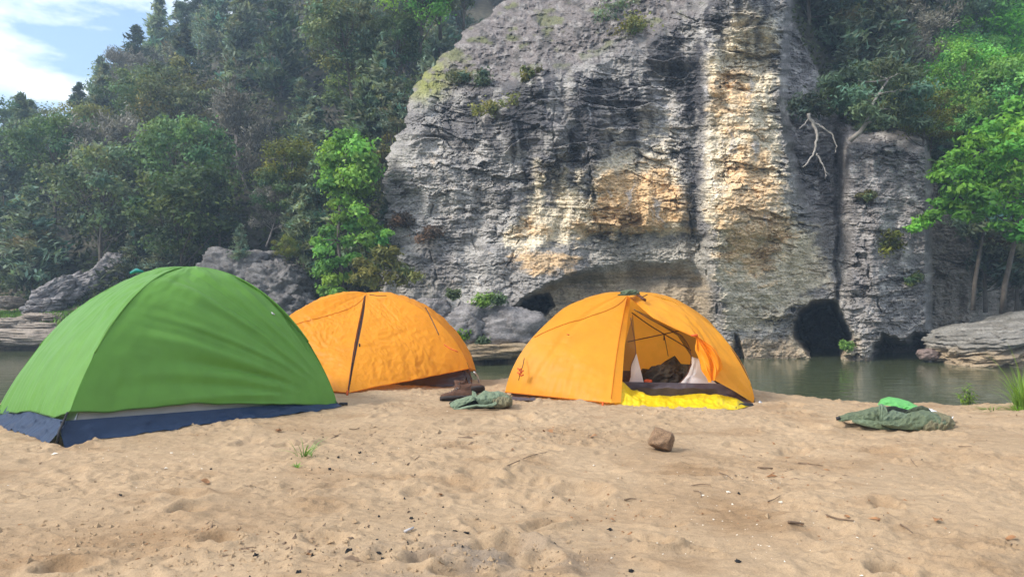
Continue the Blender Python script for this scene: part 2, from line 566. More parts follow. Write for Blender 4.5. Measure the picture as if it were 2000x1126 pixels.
def build_sand():
    ys = [1.7]
    while ys[-1] < 15.0:
        y = ys[-1]
        ys.append(y + (0.0085 + 0.0022 * max(0, y - 2.6) if y < 9.6 else 0.2))
    ys = np.array(ys)
    xs = np.concatenate([np.linspace(-11, -6.3, 40)[:-1], np.linspace(-6.3, 6.3, 840), np.linspace(6.3, 11, 40)[1:]])
    X, Y = np.meshgrid(xs, ys, indexing='ij')
    Z = sand_h(X, Y)
    mid = (1 - sm(9.2, 10.5, Y))
    small = 0.013 * fbm(X * 3.2, Y * 4.2, 4, 21) + 0.0095 * ridged(X * 5 + .4 * vn(X * 3, Y * 3, 3), Y * 7, 3, 31)
    fine = 0.0075 * fbm(X * 17, Y * 21, 3, 41)
    rough = sm(-0.35, 0.5, fbm(X * 0.9, Y * 1.1, 3, 51))
    Z = Z + mid * (small * (0.55 + 0.8 * rough) + fine * (0.35 + 1.3 * rough))
    # footprints and scuffs with raised rims
    for k in range(len(DX)):
        r = DR[k] * 2.2
        i0, i1 = np.searchsorted(xs, DX[k] - r), np.searchsorted(xs, DX[k] + r)
        j0, j1 = np.searchsorted(ys, DY[k] - r), np.searchsorted(ys, DY[k] + r)
        if i1 <= i0 or j1 <= j0: continue
        x, y = X[i0:i1, j0:j1] - DX[k], Y[i0:i1, j0:j1] - DY[k]
        c, s = math.cos(DA[k]), math.sin(DA[k])
        a, b = (c * x + s * y) / DR[k], (-s * x + c * y) / (DR[k] * DE[k])
        q = np.sqrt(a * a + b * b) + 0.22 * vn(x * 16, y * 16, k)
        Z[i0:i1, j0:j1] += DD[k] * (-np.exp(-(q * 1.15) ** 4) + 0.55 * np.exp(-((q - 1.25) / 0.28) ** 2))
    V = np.stack([X, Y, Z], -1)
    col = np.ones(X.shape + (3,))
    # ash and charred sand round an old fire, damp patches
    ag = G(960, 1105)
    ash = np.exp(-(((X - ag[0]) / 0.45) ** 2 + ((Y - ag[1]) / 0.30) ** 2)) * sm(-0.5, 0.4, fbm(X * 5, Y * 6, 3, 61))
    col *= (1 - ash[..., None] * np.array([0.42, 0.36, 0.22]))
    damp = sm(0.1, 0.9, fbm(X * 1.5, Y * 2.8, 5, 71)) * 0.20 + .14 * sm(.2, .8, fbm(X * .6, Y * .8, 3, 73))
    col *= (1 - damp[..., None] * np.array([0.8, 1.0, 1.2]))
    low = sm(-0.3, -0.9, Z)
    col *= 1 - 0.35 * low[..., None]
    me = mesh_np('sand_beach', V.reshape(-1, 3), grid_quads(len(xs), len(ys)), None, col.reshape(-1, 3), True, M['sand'])
    tag(link('sand_beach', me), 'tan sandy river beach with footprints and scuffs in front of tents', None, None, 'structure')
    from mathutils.bvhtree import BVHTree
    return xs, ys, Z

SX, SY, SZ = build_sand()
def gz(x, y):
    i = min(max(np.searchsorted(SX, x), 1), len(SX) - 1)
    j = min(max(np.searchsorted(SY, y), 1), len(SY) - 1)
    return float(SZ[i, j])
def GS(u, v):
    """point of the sand surface at a photo pixel"""
    z = 0.0
    for _ in range(6):
        g = G(u, v, z)
        z = gz(g[0], g[1])
    return np.array([g[0], g[1], z])

def GM(u, v):
    """same on the smooth beach shape, for things lying on it"""
    z = 0.0
    for _ in range(6):
        g = G(u, v, z)
        z = float(sand_h(np.array([g[0]]), np.array([g[1]]))[0])
    return np.array([g[0], g[1], z])

# water
wp = np.array([[-140, 8, WATER_Z], [60, 8, WATER_Z], [60, 90, WATER_Z], [-140, 90, WATER_Z]])
tag(link('river_water', mesh_np('river_water', wp, [[0, 1, 2, 3]], None, None, True, M['water'])),
    'calm dark green river between the beach and the bluff', None, None, 'structure')
# river bed under it and ground sheet to the horizon
gp = np.array([[-900, -600, -2.4], [900, -600, -2.4], [900, 1500, -2.4], [-900, 1500, -2.4]])
tag(link('ground', mesh_np('ground', gp, [[0, 1, 2, 3]], None, None, True, M['soil'])), 'ground running out to the horizon', None, None, 'structure')
# beach behind and beside the camera
bk = np.array([[-60, -40, -0.06], [60, -40, -0.06], [60, 1.75, -0.06], [-60, 1.75, -0.06]])
tag(link('beach_behind', mesh_np('beach_behind', bk, [[0, 1, 2, 3]], None, None, True, M['sand'])), 'sand of the beach behind the camera', None, None, 'structure')

# ---------------------------------------------------------------- cliff
US = [(-90, 1085), (0, 985), (60, 905), (120, 850), (180, 800), (250, 776), (330, 745), (450, 738), (600, 752), (720, 775)]
def cliff_depth(u, v):
    us = pl(v, US)
    dl = np.clip(u - us, 0, None)
    D = 24.0 + (700 - v) * 0.0011
    vt = pl(u, [(740, 215), (800, 200), (950, 185), (1100, 150), (1250, 95), (1350, 40), (1450, -30), (1540, -60)])
    D = D + np.clip(vt - v, 0, None) * 0.020 * (1 - sm(1500, 1545, u))
    D = D + 1.5 * np.exp(-dl / 16.0) + 1.5 * (1 - sm(0, 240, dl))
    D = D + 0.9 * fbm(u / 210, v / 260, 3, 101) * (1 - 0.5 * sm(1650, 1700, u))
    D = D + 0.22 * fbm((u + 25 * vn(v / 90, 0.3, 113)) / 60, v / 230, 3, 111)
    # pale buttress on the right of the face
    D = D - 0.95 * sm(1345, 1400, u) * (1 - sm(1525, 1640, u)) * sm(700, 420, v)
    D = D + 0.35 * blob(u, v, 1362, 380, 16, 260, 0.8)
    # ledge under the orange patch, then a scooped band
    led = sm(1120, 1200, u) * (1 - sm(1370, 1410, u))
    D = D + 0.55 * led * sm(438 + 12 * vn(u / 40, 0, 3), 462 + 12 * vn(u / 40, 0, 3), v) * (1 - sm(480, 640, v))
    # alcove
    r = np.sqrt(((u - 1215) / 212) ** 2 + ((v - 650) / 148) ** 2) + 0.05 * fbm(u / 70, v / 60, 3, 121)
    va = pl(u, [(985, 640), (1000, 606), (1020, 585), (1060, 557), (1100, 538), (1150, 521), (1200, 509), (1260, 501), (1330, 501), (1380, 516), (1405, 546), (1418, 640)]) + 4 * vn(u / 25, v / 40, 123)
    alc = sm(-2, 20 + 28 * sm(1090, 1200, u), v - va) * sm(985, 1010, u) * (1 - sm(1340, 1425, u))
    D = D + 1.5 * alc * (1 - 0.45 * sm(560, 690, v))
    hole = sm(-3, 9, poly_sd(u + 5 * vn(u / 12, v / 12, 163), v + 4 * vn(u / 10, v / 10, 164), [(1000, 600), (1018, 586), (1045, 574), (1070, 574), (1082, 596), (1066, 616), (1030, 608)]))
    D = D + 3.0 * hole
    # arete and the recess right of it
    ua = pl(v, [(-90, 1540), (0, 1535), (100, 1525), (200, 1520), (300, 1535), (400, 1560), (470, 1600)]) + 5 * vn(v / 18, 0, 131)
    rec = sm(ua, ua + 20, u) * (1 - sm(320, 470, v))
    D = D + 2.3 * rec * (1 - sm(1630, 1660, u) * sm(230, 300, v))
    # vertical crack
    uc = 1636 + 9 * fbm(v / 60, 0 * u, 3, 141)
    for pts_, wd, dp in (([(1330, 330), (1343, 390), (1350, 440), (1374, 500), (1390, 560), (1400, 610)], 2.6, .4), ([(1148, 300), (1157, 370), (1163, 420), (1175, 458)], 2.4, .35), ([(1012, 468), (1000, 500), (984, 540)], 2.2, .3),
                         ([(845, 400), (830, 470), (852, 530), (846, 600)], 2.4, .35), ([(1640, 436), (1575, 452), (1500, 474), (1465, 500)], 2.2, .3), ([(932, 390), (922, 450), (930, 500)], 2.2, .25), ([(1085, 180), (1080, 260), (1092, 330)], 2.2, .25),
                         ([(1690, 470), (1698, 540), (1715, 590), (1722, 610)], 2.4, .4), ([(1440, 175), (1500, 185), (1520, 172)], 2.5, .4), ([(1418, 215), (1470, 223), (1522, 220)], 2.4, .35), ([(1400, 590), (1480, 600), (1560, 622)], 2.2, .25), ([(780, 520), (860, 512), (940, 520), (1000, 512)], 2.0, .25)):
        uu, vv_ = u + 5 * vn(u / 16, v / 16, 143), v + 5 * vn(u / 16, v / 16, 144)
        d_ = np.full(np.shape(u), 1e9)
        for (x0, y0), (x1, y1) in zip(pts_[:-1], pts_[1:]):
            t = np.clip(((uu - x0) * (x1 - x0) + (vv_ - y0) * (y1 - y0)) / ((x1 - x0) ** 2 + (y1 - y0) ** 2), 0, 1)
            d_ = np.minimum(d_, np.hypot(uu - x0 - t * (x1 - x0), vv_ - y0 - t * (y1 - y0)))
        D = D + .55 * dp * sm(-.5, .3, vn(u / 20, v / 35, 145)) * np.exp(-(d_ / (wd * .8)) ** 2)
    D = D + 0.5 * np.exp(-((u - uc) / 4.5) ** 2) * sm(240, 290, v) * (1 - sm(590, 620, v))
    D = D - 0.5 * sm(1640, 1665, u) * (1 - sm(1700, 1790, u)) * sm(300, 420, v)
    # right wall steps back
    D = D + 2.8 * sm(1806, 1822, u + 4 * vn(v / 20, 0, 151)) + 2.5 * sm(1890, 1960, u)
    # hill slope above the right part
    vh = pl(u, [(1535, -100), (1545, 40), (1610, 170), (1640, 240), (1700, 262), (1790, 250), (1815, 300), (1840, 400), (2040, 450)])
    D = D + np.clip(vh - v, 0, None) * 0.026 * sm(1530, 1560, u)
    # caves at the water
    cave = poly_sd(u + 3 * vn(u / 15, v / 15, 161), v + 3 * vn(u / 15, v / 15, 162),
                   [(1549, 640), (1558, 612), (1588, 589), (1628, 583), (1640, 605), (1654, 632), (1666, 655), (1656, 680), (1634, 712), (1602, 712), (1572, 684), (1553, 662)])
    bd = 3 * (hsh(np.floor(v / 8 + .4 * vn(u / 30, 0, 165)), 3, 166) - .5) + 2 * (hsh(np.floor(v / 19), np.floor(u / 26), 167) - .5)
    cave = cave + bd
    D = D + 5.5 * sm(-4, 13, cave)
    und = poly_sd(u + 5 * vn(u / 14, v / 14, 171), v + 5 * vn(u / 14, v / 14, 172),
                  [(1698, 722), (1704, 672), (1726, 654), (1768, 664), (1782, 648), (1814, 640), (1822, 722)])
    und = und + bd
    D = D + 3.2 * sm(-3, 14, und)
    sc = poly_sd(u, v, [(1434, 650), (1442, 655), (1455, 705), (1432, 700)])
    D = D + 0.8 * sm(-3, 6, sc)
    return D, dict(us=us, dl=dl, vt=vt, alc=alc, hole=hole, ua=ua, rec=rec, vh=vh, cave=cave, und=und, led=led, r=r)

def strata(u, v, seed=0):
    w = v + 15 * fbm(u / 260, v / 240, 3, 201 + seed) + 0.018 * (u - 1000) + 26 * sm(1430, 1660, u) * sm(420, 600, v) * ((u - 1430) / 200)
    out, edge = 0, 0
    for k, (th, amp) in enumerate(((17.0, 1.0), (8.0, 0.55))):
        q = w / th + 0.9 * vn(w / (th * 4.7), u / 900, 211 + k)
        li, lf = np.floor(q), q - np.floor(q)
        wd = 2.1 + 3.2 * hsh(li, 1, 221 + k)
        ce = u / (th * wd) + 13 * hsh(li, 2, 231) + 0.35 * vn(u / 17, v / 17, 233)
        bi, bf = np.floor(ce), ce - np.floor(ce)
        rnd = 0.55 * hsh(li, 3, 241 + k) + 0.6 * hsh(li, bi, 251 + k) - 0.55
        g = np.minimum(np.minimum(lf, 1 - lf) * th, np.minimum(bf, 1 - bf) * th * wd * 1.4)
        out = out + amp * (rnd - 0.40 * (1 - sm(0, 2.2, g)))
        # undercut slope: each bed leans out towards its top edge
        out = out + amp * 0.25 * (0.5 - lf)
    return out

def build_cliff():
    du = 1.6
    us_ = np.arange(700, 2046, du)
    vs_ = np.arange(-86, 716, du)
    U, Vv = np.meshgrid(us_, vs_, indexing='ij')
    U = U.copy(); Vv = Vv.copy()
    D, k = cliff_depth(U, Vv)
    st = strata(U, Vv)
    reg = 0.55 + 0.45 * fbm(U / 130, Vv / 110, 3, 301)
    reg = np.clip(reg, 0.2, 1.2)
    reg = reg * (1 - 0.65 * k['alc']) * (1 - 0.75 * sm(0, 40, k['vt'] - Vv))
    reg = reg * (1 - 0.8 * sm(-4, 20, np.maximum(k['cave'], k['und'])))
    fine = (0.07 * fbm(U / 24, Vv / 18, 4, 311) + 0.035 * ridged(U / 11, Vv / 9, 3, 321))
    gravel = sm(0, 40, k['vt'] - Vv) * 0.14 * fbm(U / 14, Vv / 12, 4, 331)
    wv = Vv + 12 * fbm(U / 150, Vv / 200, 2, 341) + 0.018 * (U - 1000) + 26 * sm(1430, 1660, U) * sm(420, 600, Vv) * ((U - 1430) / 200)
    jit = 0.35 * fbm(U / 22, Vv / 22, 3, 345)
    h0, e0 = voro(U / 95 + jit * .5, wv / 42 + jit * .4, 351)
    h1, e1 = voro(U / 40 + jit, wv / 14 + jit * .6, 361)
    h2, e2 = voro(U / 17 + jit, wv / 7.5 + jit * .5, 371)
    slab = 0.30 + 0.95 * sm(-.35, .35, fbm(U / 105, Vv / 75, 3, 383))
    reg = reg * (.4 + .6 * slab)
    chunky = slab * np.clip(0.75 + 0.6 * fbm(U / 170, Vv / 130, 3, 381), .35, 1.4) * (0.45 + 0.55 * (1 - sm(430, 520, Vv) * (1 - sm(1400, 1440, U))))
    calm = (1 - 0.75 * k['alc']) * (1 - 0.6 * sm(0, 40, k['vt'] - Vv)) * (1 - 0.8 * sm(-4, 20, np.maximum(k['cave'], k['und'])))
    fac = 0.72 * (0.34 * h0 + 0.26 * h1 - 0.10 * (1 - sm(0, .10, e1)) + 0.13 * h2 - 0.04 * (1 - sm(0, .12, e2)) - 0.16 * (1 - sm(0, .045, e0))) * chunky * calm
    # bold ledges with dark undersides under the gravel slope
    q = wv / 36 + 0.7 * fbm(U / 130, wv / 80, 3, 391)
    lq = q - np.floor(q)
    ledge = (hsh(np.floor(q), 0, 395) * .5 + .5) * (0.5 - lq) * 0.55 * sm(0, 40, Vv - k['vt']) * (1 - sm(120, 230, Vv - k['vt'])) * np.clip(.6 + fbm(U / 90, Vv / 60, 2, 397), 0, 1.3)
    Dd = D - 0.135 * reg * st - fine + gravel - fac - ledge
    pos = PV(U, Vv, Dd)
    # ---------------- colours of the stone, with some shade painted in
    f1 = fbm(U / 90, Vv / 70, 4, 401)
    f2 = fbm(U / 22, Vv / 18, 4, 411)
    Uw = U + 14 * fbm(U / 60, Vv / 45, 3, 425)
    streak = 0.8 * fbm(Uw / 30, Vv / 170, 4, 421) + 0.7 * fbm(Uw / 75, Vv / 240, 3, 431)
    hstr = fbm(U / 120, Vv / 7, 3, 441)
    grey = np.array([0.285, 0.266, 0.246]); lgrey = np.array([0.49, 0.46, 0.42])
    dark = np.array([0.066, 0.064, 0.070]); purple = np.array([0.155, 0.143, 0.145])
    cream = np.array([0.76, 0.655, 0.475]); orange = np.array([0.68, 0.455, 0.235]); tan = np.array([0.46, 0.345, 0.21])
    brown = np.array([0.235, 0.20, 0.165])
    def mix(c, t, f):
        return c + (t - c) * np.clip(f, 0, 1)[..., None]
    c = np.broadcast_to(grey, U.shape + (3,)).copy()
    c = mix(c, lgrey, 0.55 * sm(-0.2, 0.7, f1) + 0.25 * sm(0, 0.6, hstr))
    c = mix(c, lgrey, 0.45 * blob(U, Vv, 880, 420, 150, 130, 0.7) * sm(-.4, .5, f2 + hstr))
    c = mix(c, purple, 0.5 * sm(0.0, 0.7, -f1 + 0.3 * f2))
    # cream and orange fresh faces
    n_ = 0.5 * f1 + 0.4 * f2 + 0.9 * h1 + 0.5 * h2 + 0.25 * st
    ss = 16 * n_ + 7 * vn(U / 12, Vv / 12, 453)
    fing = poly_sd(U, Vv, [(985, 476), (1000, 440), (1020, 428), (1034, 375), (1048, 325), (1061, 372), (1070, 408), (1085, 380), (1099, 322), (1112, 372), (1124, 345), (1134, 322), (1147, 402), (1158, 350), (1170, 318), (1200, 300),
                           (1240, 290), (1290, 300), (1322, 312), (1336, 380), (1346, 430), (1346, 458), (1250, 466), (1150, 462), (1020, 484)])
    colm = poly_sd(U, Vv, [(1398, 80), (1440, 30), (1500, 18), (1514, 60), (1511, 180), (1524, 300), (1540, 425), (1590, 460), (1622, 550), (1575, 590), (1500, 640), (1420, 650), (1404, 560), (1394, 470), (1374, 400), (1370, 300), (1386, 200), (1374, 120)])
    c = mix(c, cream, 0.9 * sm(-12, 10, fing + ss))
    c = mix(c, cream, 0.92 * sm(-14, 14, colm + ss) * (1 - 0.3 * sm(470, 600, Vv)))
    c = mix(c, lgrey, 0.65 * blob(U, Vv, 1245, 265, 95, 70, .6) * sm(-.25, .25, n_))
    c = mix(c, cream, 0.55 * blob(U, Vv, 1255, 275, 90, 60, .6) * sm(0.0, .5, n_))
    c = mix(c, lgrey, 0.7 * blob(U, Vv, 1350, 300, 40, 120, .7) * sm(-.2, .3, n_ - .3 * streak))
    oran = poly_sd(U, Vv, [(1160, 350), (1200, 328), (1300, 335), (1326, 370), (1342, 442), (1290, 446), (1200, 452), (1164, 436)])
    c = mix(c, orange, 0.9 * sm(-14, 16, oran + 1.2 * ss))
    og = np.maximum.reduce([blob(U, Vv, 1465, 420, 70, 120, 0.7), blob(U, Vv, 1430, 205, 45, 80, 0.7) * .8, blob(U, Vv, 1470, 300, 50, 60, .7) * .6,
                            blob(U, Vv, 1070, 515, 80, 24, 0.7) * .9, blob(U, Vv, 1040, 440, 40, 30, 0.7) * .6, blob(U, Vv, 1130, 450, 30, 20, .6) * .6])
    c = mix(c, orange, 0.75 * sm(0.35, 0.85, og + 0.45 * n_))
    c = mix(c, tan * 0.9, 0.25 * sm(0.2, 0.8, og) * sm(0.2, .6, hstr))
    # dark water stains running down from the top
    reach = pl(U, [(740, 200), (800, 215), (900, 270), (960, 360), (1040, 390), (1130, 400), (1180, 290), (1320, 270), (1352, 430), (1380, 250), (1420, 120), (1540, 100)])
    top = k['vt'] - 25
    fade = (1 - sm(reach - 150, reach + 70, Vv + 80 * vn(Uw / 12, 0.5, 451) + 85 * vn(Uw / 26, .2, 455))) * sm(top - 40, top + 30, Vv)
    ds = fade * sm(-0.34, 0.02, streak + 0.2 * f2 + 0.35 * h1 + .2 * h2)
    c = mix(c, dark, 0.93 * ds)
    lst = sm(0.5, 0.95, fbm(Uw / 20, Vv / 120, 4, 461)) * sm(900, 960, U) * (1 - sm(1540, 1560, U)) * sm(100, 200, Vv) * (1 - sm(420, 520, Vv))
    c = mix(c, np.array([0.55, 0.53, 0.53]), 0.65 * lst)
    # dark seam between the face and the pale buttress
    c = mix(c, dark, 0.55 * blob(U, Vv, 1352, 330, 20, 170, 0.8) * sm(-.5, .3, streak))
    # brownish gravel slope on top
    tp = sm(-10, 45, k['vt'] - Vv + 20 * f2)
    gcol = np.broadcast_to(np.array([0.185, 0.162, 0.152]), c.shape).copy()
    gcol = mix(gcol, np.array([0.08, 0.075, 0.07]), 0.75 * sm(0.05, 0.5, fbm(U / 30, Vv / 22, 5, 471)))
    gcol = mix(gcol, np.array([0.32, 0.295, 0.275]), 0.6 * sm(0.15, 0.6, fbm(U / 18, Vv / 14, 4, 481)))
    gcol = mix(gcol, np.array([0.14, 0.15, 0.06]), 0.7 * sm(0.25, 0.6, fbm(U / 55, Vv / 30, 4, 491)))
    c = mix(c, gcol, tp * (1 - sm(1440, 1530, U) * 0.7))
    # grass on the left shoulder
    sh = blob(U, Vv, 832, 150, 44, 46, 0.6) * sm(-0.6, 0.2, f2 + 0.2)
    c = mix(c, np.array([0.25, 0.26, 0.075]), 0.85 * sh)
    # right of the arete: shadow-side darkness painted in, and the grey buttress rock
    rt = np.maximum(sm(k['ua'] - 4, k['ua'] + 8, U) * (1 - sm(385, 460, Vv)), sm(1640, 1660, U) * 0.8 * (1 - 0.55 * sm(520, 640, Vv)))
    pg = mix(np.broadcast_to(np.array([0.215, 0.198, 0.192]), c.shape).copy(), np.array([0.42, 0.39, 0.37]), sm(0.0, 0.8, f2 + 0.4 * f1))
    c = mix(c, pg, 0.85 * rt)
    # smooth brown alcove and its streaks
    al = sm(0.15, 0.6, k['alc'])
    acol = mix(np.broadcast_to(np.array([0.46, 0.36, 0.24]), c.shape).copy(), np.array([0.28, 0.23, 0.165]), sm(-.2, .6, hstr))
    c = mix(c, acol, 0.85 * al)
    lb = k['led'] * sm(455, 475, Vv) * (1 - sm(520, 600, Vv)) * (1 - al)
    c = mix(c, np.array([0.42, 0.385, 0.32]), 0.7 * lb)
    # tan flood band at the water
    tb = sm(650, 672, Vv + 10 * f2) * (1 - sm(1650, 1700, U) * 0.8)
    c = mix(c, np.array([0.42, 0.315, 0.195]), 0.75 * tb)
    c = mix(c, np.array([0.10, 0.085, 0.06]), 0.8 * sm(694, 701, Vv))
    # soil under the trees on the right, and brown shade painted on the wall behind them
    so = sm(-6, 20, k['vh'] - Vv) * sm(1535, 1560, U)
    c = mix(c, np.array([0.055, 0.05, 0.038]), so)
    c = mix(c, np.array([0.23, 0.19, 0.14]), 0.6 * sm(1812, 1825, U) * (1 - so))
    # cave and hole interiors painted dark for the deep shade inside
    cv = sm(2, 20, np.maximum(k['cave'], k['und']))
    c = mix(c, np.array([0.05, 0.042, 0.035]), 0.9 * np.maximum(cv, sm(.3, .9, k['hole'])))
    rim = sm(-20, -6, k['cave']) * (1 - sm(-3, 3, k['cave'])) * sm(620, 680, Vv)
    c = mix(c, np.array([0.50, 0.42, 0.30]), 0.7 * rim)
    c = c * (1 + 0.16 * f2[..., None])
    c = np.clip(c, 0.02, 0.8)
    # cut the left edge along the skyline of the bluff
    edge = U[:-1, :-1] > (k['us'][:-1, :-1] + 4 + 15 * fbm(Vv[:-1, :-1] / 38, 0.5, 5, 501))
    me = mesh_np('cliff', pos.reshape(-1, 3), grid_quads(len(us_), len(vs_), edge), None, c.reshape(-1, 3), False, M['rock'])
    tag(link('cliff', me), 'layered grey limestone bluff with cream and orange patches and caves at the water', None, None, 'structure')
build_cliff()

def on_cliff(u, v, out=0.1):
    D, _ = cliff_depth(np.array([float(u)]), np.array([float(v)]))
    return np.array(P(u, v, float(D[0]) - out))

# ---------------------------------------------------------------- left hill
def hill_h(x, y):
    yb = 28.2 + np.clip(-(x + 18), 0, None) * 0.5 + 0.8 * vn(x / 5, 0.7, 601)
    d = y - yb
    bank = lerp(-1.6, 0.25, sm(-1.2, 1.6, d))
    slope = np.clip(d - 2.5, 0, None) * pl(x, [(-60, 0.62), (-36, 0.70), (-20, 0.86), (-8, 0.95)])
    crest = pl(x, [(-110, 3), (-70, 5), (-50, 8), (-42, 10.5), (-35, 14), (-29, 17), (-26, 19), (-23, 24), (-20, 32), (-14, 44), (0, 50)])
    s = np.minimum(slope, crest) - 1.5 * np.exp(-((slope - crest) / 3.0) ** 2)
    return bank + s + 0.7 * fbm(x / 7, y / 7, 3, 611) * sm(1, 7, d)

def build_hill():
    xs = np.linspace(-120, 12, 200)
    ys = np.linspace(26, 150, 190)
    X, Y = np.meshgrid(xs, ys, indexing='ij')
    Z = hill_h(X, Y)
    f = fbm(X / 3, Y / 3, 4, 621)
    col = np.ones(X.shape + (3,)) * (1 + 0.5 * f)[..., None]
    bankm = (1 - sm(0.4, 1.6, Z))
    col = col * (1 + bankm[..., None] * np.array([2.4, 1.9, 1.5]))
    keep = ~((X[:-1, :-1] > -3.6) & (Y[:-1, :-1] < 33))
    me = mesh_np('wooded_hill', np.stack([X, Y, Z], -1).reshape(-1, 3), grid_quads(len(xs), len(ys), keep), None, np.clip(col, 0.2, 5).reshape(-1, 3), True, M['soil'])
    tag(link('wooded_hill', me), 'steep wooded hillside across the river left of the bluff', None, None, 'structure')
build_hill()

# ---------------------------------------------------------------- boulders
def boulder(name, label, cat, cen, radii, seed, tilt=(0, 0, 0), layer=0.0, lth=0.12, rough=0.16, tone=(0.30, 0.28, 0.27), tone2=(0.17, 0.155, 0.15),
            power=2.8, n=(72, 46), group=None, low_tan=None, mat='boulder'):
    th = np.linspace(0, 2 * np.pi, n[0], endpoint=False)
    ph = np.linspace(-np.pi / 2, np.pi / 2, n[1])
    PH, TH = np.meshgrid(ph, th, indexing='ij')
    d = np.stack([np.cos(PH) * np.cos(TH), np.cos(PH) * np.sin(TH), np.sin(PH)], -1)
    k = (np.abs(d) ** power).sum(-1) ** (-1 / power)
    p = d * k[..., None]
    s3 = fbm(p[..., 0] * 1.6 + seed, p[..., 2] * 1.9 + p[..., 1] * 1.3, 4, seed)
    s4 = fbm(p[..., 1] * 1.7 - seed, p[..., 2] * 1.5 - p[..., 0] * 1.2, 4, seed + 9)
    r = 1 + rough * (s3 + s4) * 0.8 + 0.04 * fbm(p[..., 0] * 7 + p[..., 1] * 5, p[..., 2] * 9, 3, seed + 3)
    fh, fe = voro(p[..., 0] * radii[0] * 1.3 + p[..., 1] * .9 + seed, p[..., 2] * radii[2] * 2.2 + p[..., 1] * .7, seed + 31)
    r = r + np.clip(.16 / max(radii), .05, .2) * (fh - .5 * (1 - sm(0, .10, fe)))
    p = p * r[..., None] * np.array(radii)
    if layer:
        q = p[..., 2] / lth + 0.8 * vn(p[..., 0] * 0.8, p[..., 1] * 0.8, seed + 5)
        li, lf = np.floor(q), q - np.floor(q)
        bi = np.floor(p[..., 0] * (1.2 + 2 * hsh(li, 0, seed)) + 7 * hsh(li, 1, seed))
        off = layer * (hsh(li, bi, seed) - 0.5 - 0.5 * (1 - sm(0, 0.22, np.minimum(lf, 1 - lf))))
        hn = p[..., :2] / (np.linalg.norm(p[..., :2], axis=-1, keepdims=True) + 1e-6)
        p[..., :2] += hn * off[..., None]
    R = Matrix.Rotation(tilt[2], 3, 'Z') @ Matrix.Rotation(tilt[1], 3, 'Y') @ Matrix.Rotation(tilt[0], 3, 'X')
    p = p @ np.array(R).T
    f = 0.5 + 0.5 * fbm(p[..., 0] / radii[0] * 2.2 + seed, p[..., 2] / radii[2] * 2.5 + p[..., 1], 4, seed + 21)
    col = np.array(tone) + (np.array(tone2) - np.array(tone)) * np.clip(f, 0, 1)[..., None]
    wz = p[..., 2] + cen[2]
    if low_tan is not None:
        m_ = (1 - sm(low_tan, low_tan + 0.35, wz + 0.15 * s3))[..., None] * 0.75
        col = col + (np.array([0.40, 0.29, 0.17]) - col) * m_
    p = p + np.array(cen)
    mb = MB()
    mb.grid(p, col, None, True)
    o = mb.build(name, M[mat])
    return tag(o, label, cat, group)

GB = 'limestone boulders along the far bank'
boulder('boulder', 'grey boulder at the water under the dark hole of the alcove', 'boulder', P(1000, 648, 22.9), (1.15, 0.9, 0.72), 3, (0, 0.05, 0.2), 0.05, 0.3, 0.10, low_tan=-0.55, group=GB)
boulder('boulder', 'grey boulder with a small fern on top beside right end of middle orange tent', 'boulder', P(915, 645, 22.7), (0.72, 0.8, 0.80), 5, (0, -0.08, -0.2), 0.05, 0.3, 0.10, low_tan=-0.55, group=GB)
boulder('boulder', 'square grey block behind the right shoulder of middle orange tent', 'boulder', P(848, 612, 23.0), (0.48, 0.6, 0.42), 8, (0, 0.1, 0.3), 0.04, 0.3, 0.08, power=5, group=GB)
boulder('boulder', 'low tan ledge at the waterline between the two orange tents', 'boulder', P(965, 684, 22.4), (1.5, 0.8, 0.26), 12, (0, 0, 0.05), 0.08, 0.12, 0.12, tone=(0.38, 0.28, 0.17), tone2=(0.26, 0.2, 0.13), group=GB)
boulder('boulder', 'long tilted slab of thin ribbed beds at the far right waterline', 'boulder', P(1958, 668, 22.6), (1.95, 1.5, 0.62), 14, (0.1, -0.2, 0.1), 0.2, 0.095, 0.14, tone=(0.33, 0.31, 0.275), tone2=(0.17, 0.155, 0.13), power=3.4, n=(150, 110), low_tan=-0.75, group=GB)
boulder('boulder', 'small pinkish boulder in the gap left of the ribbed slab', 'boulder', P(1812, 692, 22.9), (0.28, 0.3, 0.18), 16, (0, 0, 0), 0.0, 0.1, 0.12, tone=(0.30, 0.22, 0.19), tone2=(0.2, 0.15, 0.13), group=GB)
GO = 'grey rock outcrops on the left bank'
for (u, v, Y, r_, sd, tl, lab) in (
        (470, 560, 28.6, (1.35, 1.2, 1.35), 21, (0, .10, .1), 'tall grey outcrop block behind the top of the green tent'),
        (545, 575, 28.0, (1.05, 1.0, 1.15), 22, (0, .28, -.2), 'sloping grey outcrop block left of the middle orange tent'),
        (418, 560, 29.0, (.8, .9, .95), 23, (0, -.2, .3), 'grey outcrop block at the left end of the rounded outcrop'),
        (515, 520, 28.9, (.9, .8, .55), 24, (0, .2, .1), 'flat grey cap block on top of the rounded outcrop'),
        (590, 606, 27.6, (.55, .6, .6), 26, (0, .3, .2), 'dark low block just above the left shoulder of middle orange tent'),
        (120, 575, 31.5, (1.0, .9, .62), 25, (0, -.5, .2), 'pale slab sloping down to the left bank'),
        (185, 560, 32.2, (.9, .9, .62), 27, (0, -.3, -.2), 'broken pale block behind the green tent left shoulder'),
        (228, 530, 32.8, (.65, .8, .75), 28, (0, .25, .1), 'upright fractured block above the broken pale one'),
        (90, 598, 30.8, (.7, .7, .3), 29, (0, -.1, .3), 'low mossy block at the foot of the sloping slab')):
    boulder('rock_outcrop', lab, 'rock', P(u, v, Y), r_, sd, tl, 0.12, 0.22, 0.13, tone=(0.25, 0.235, 0.225) if u > 300 else (0.33, 0.31, 0.30),
            tone2=(0.10, 0.095, 0.092) if u > 300 else (.17, .155, .155), n=(130, 90), group=GO, power=4.0)
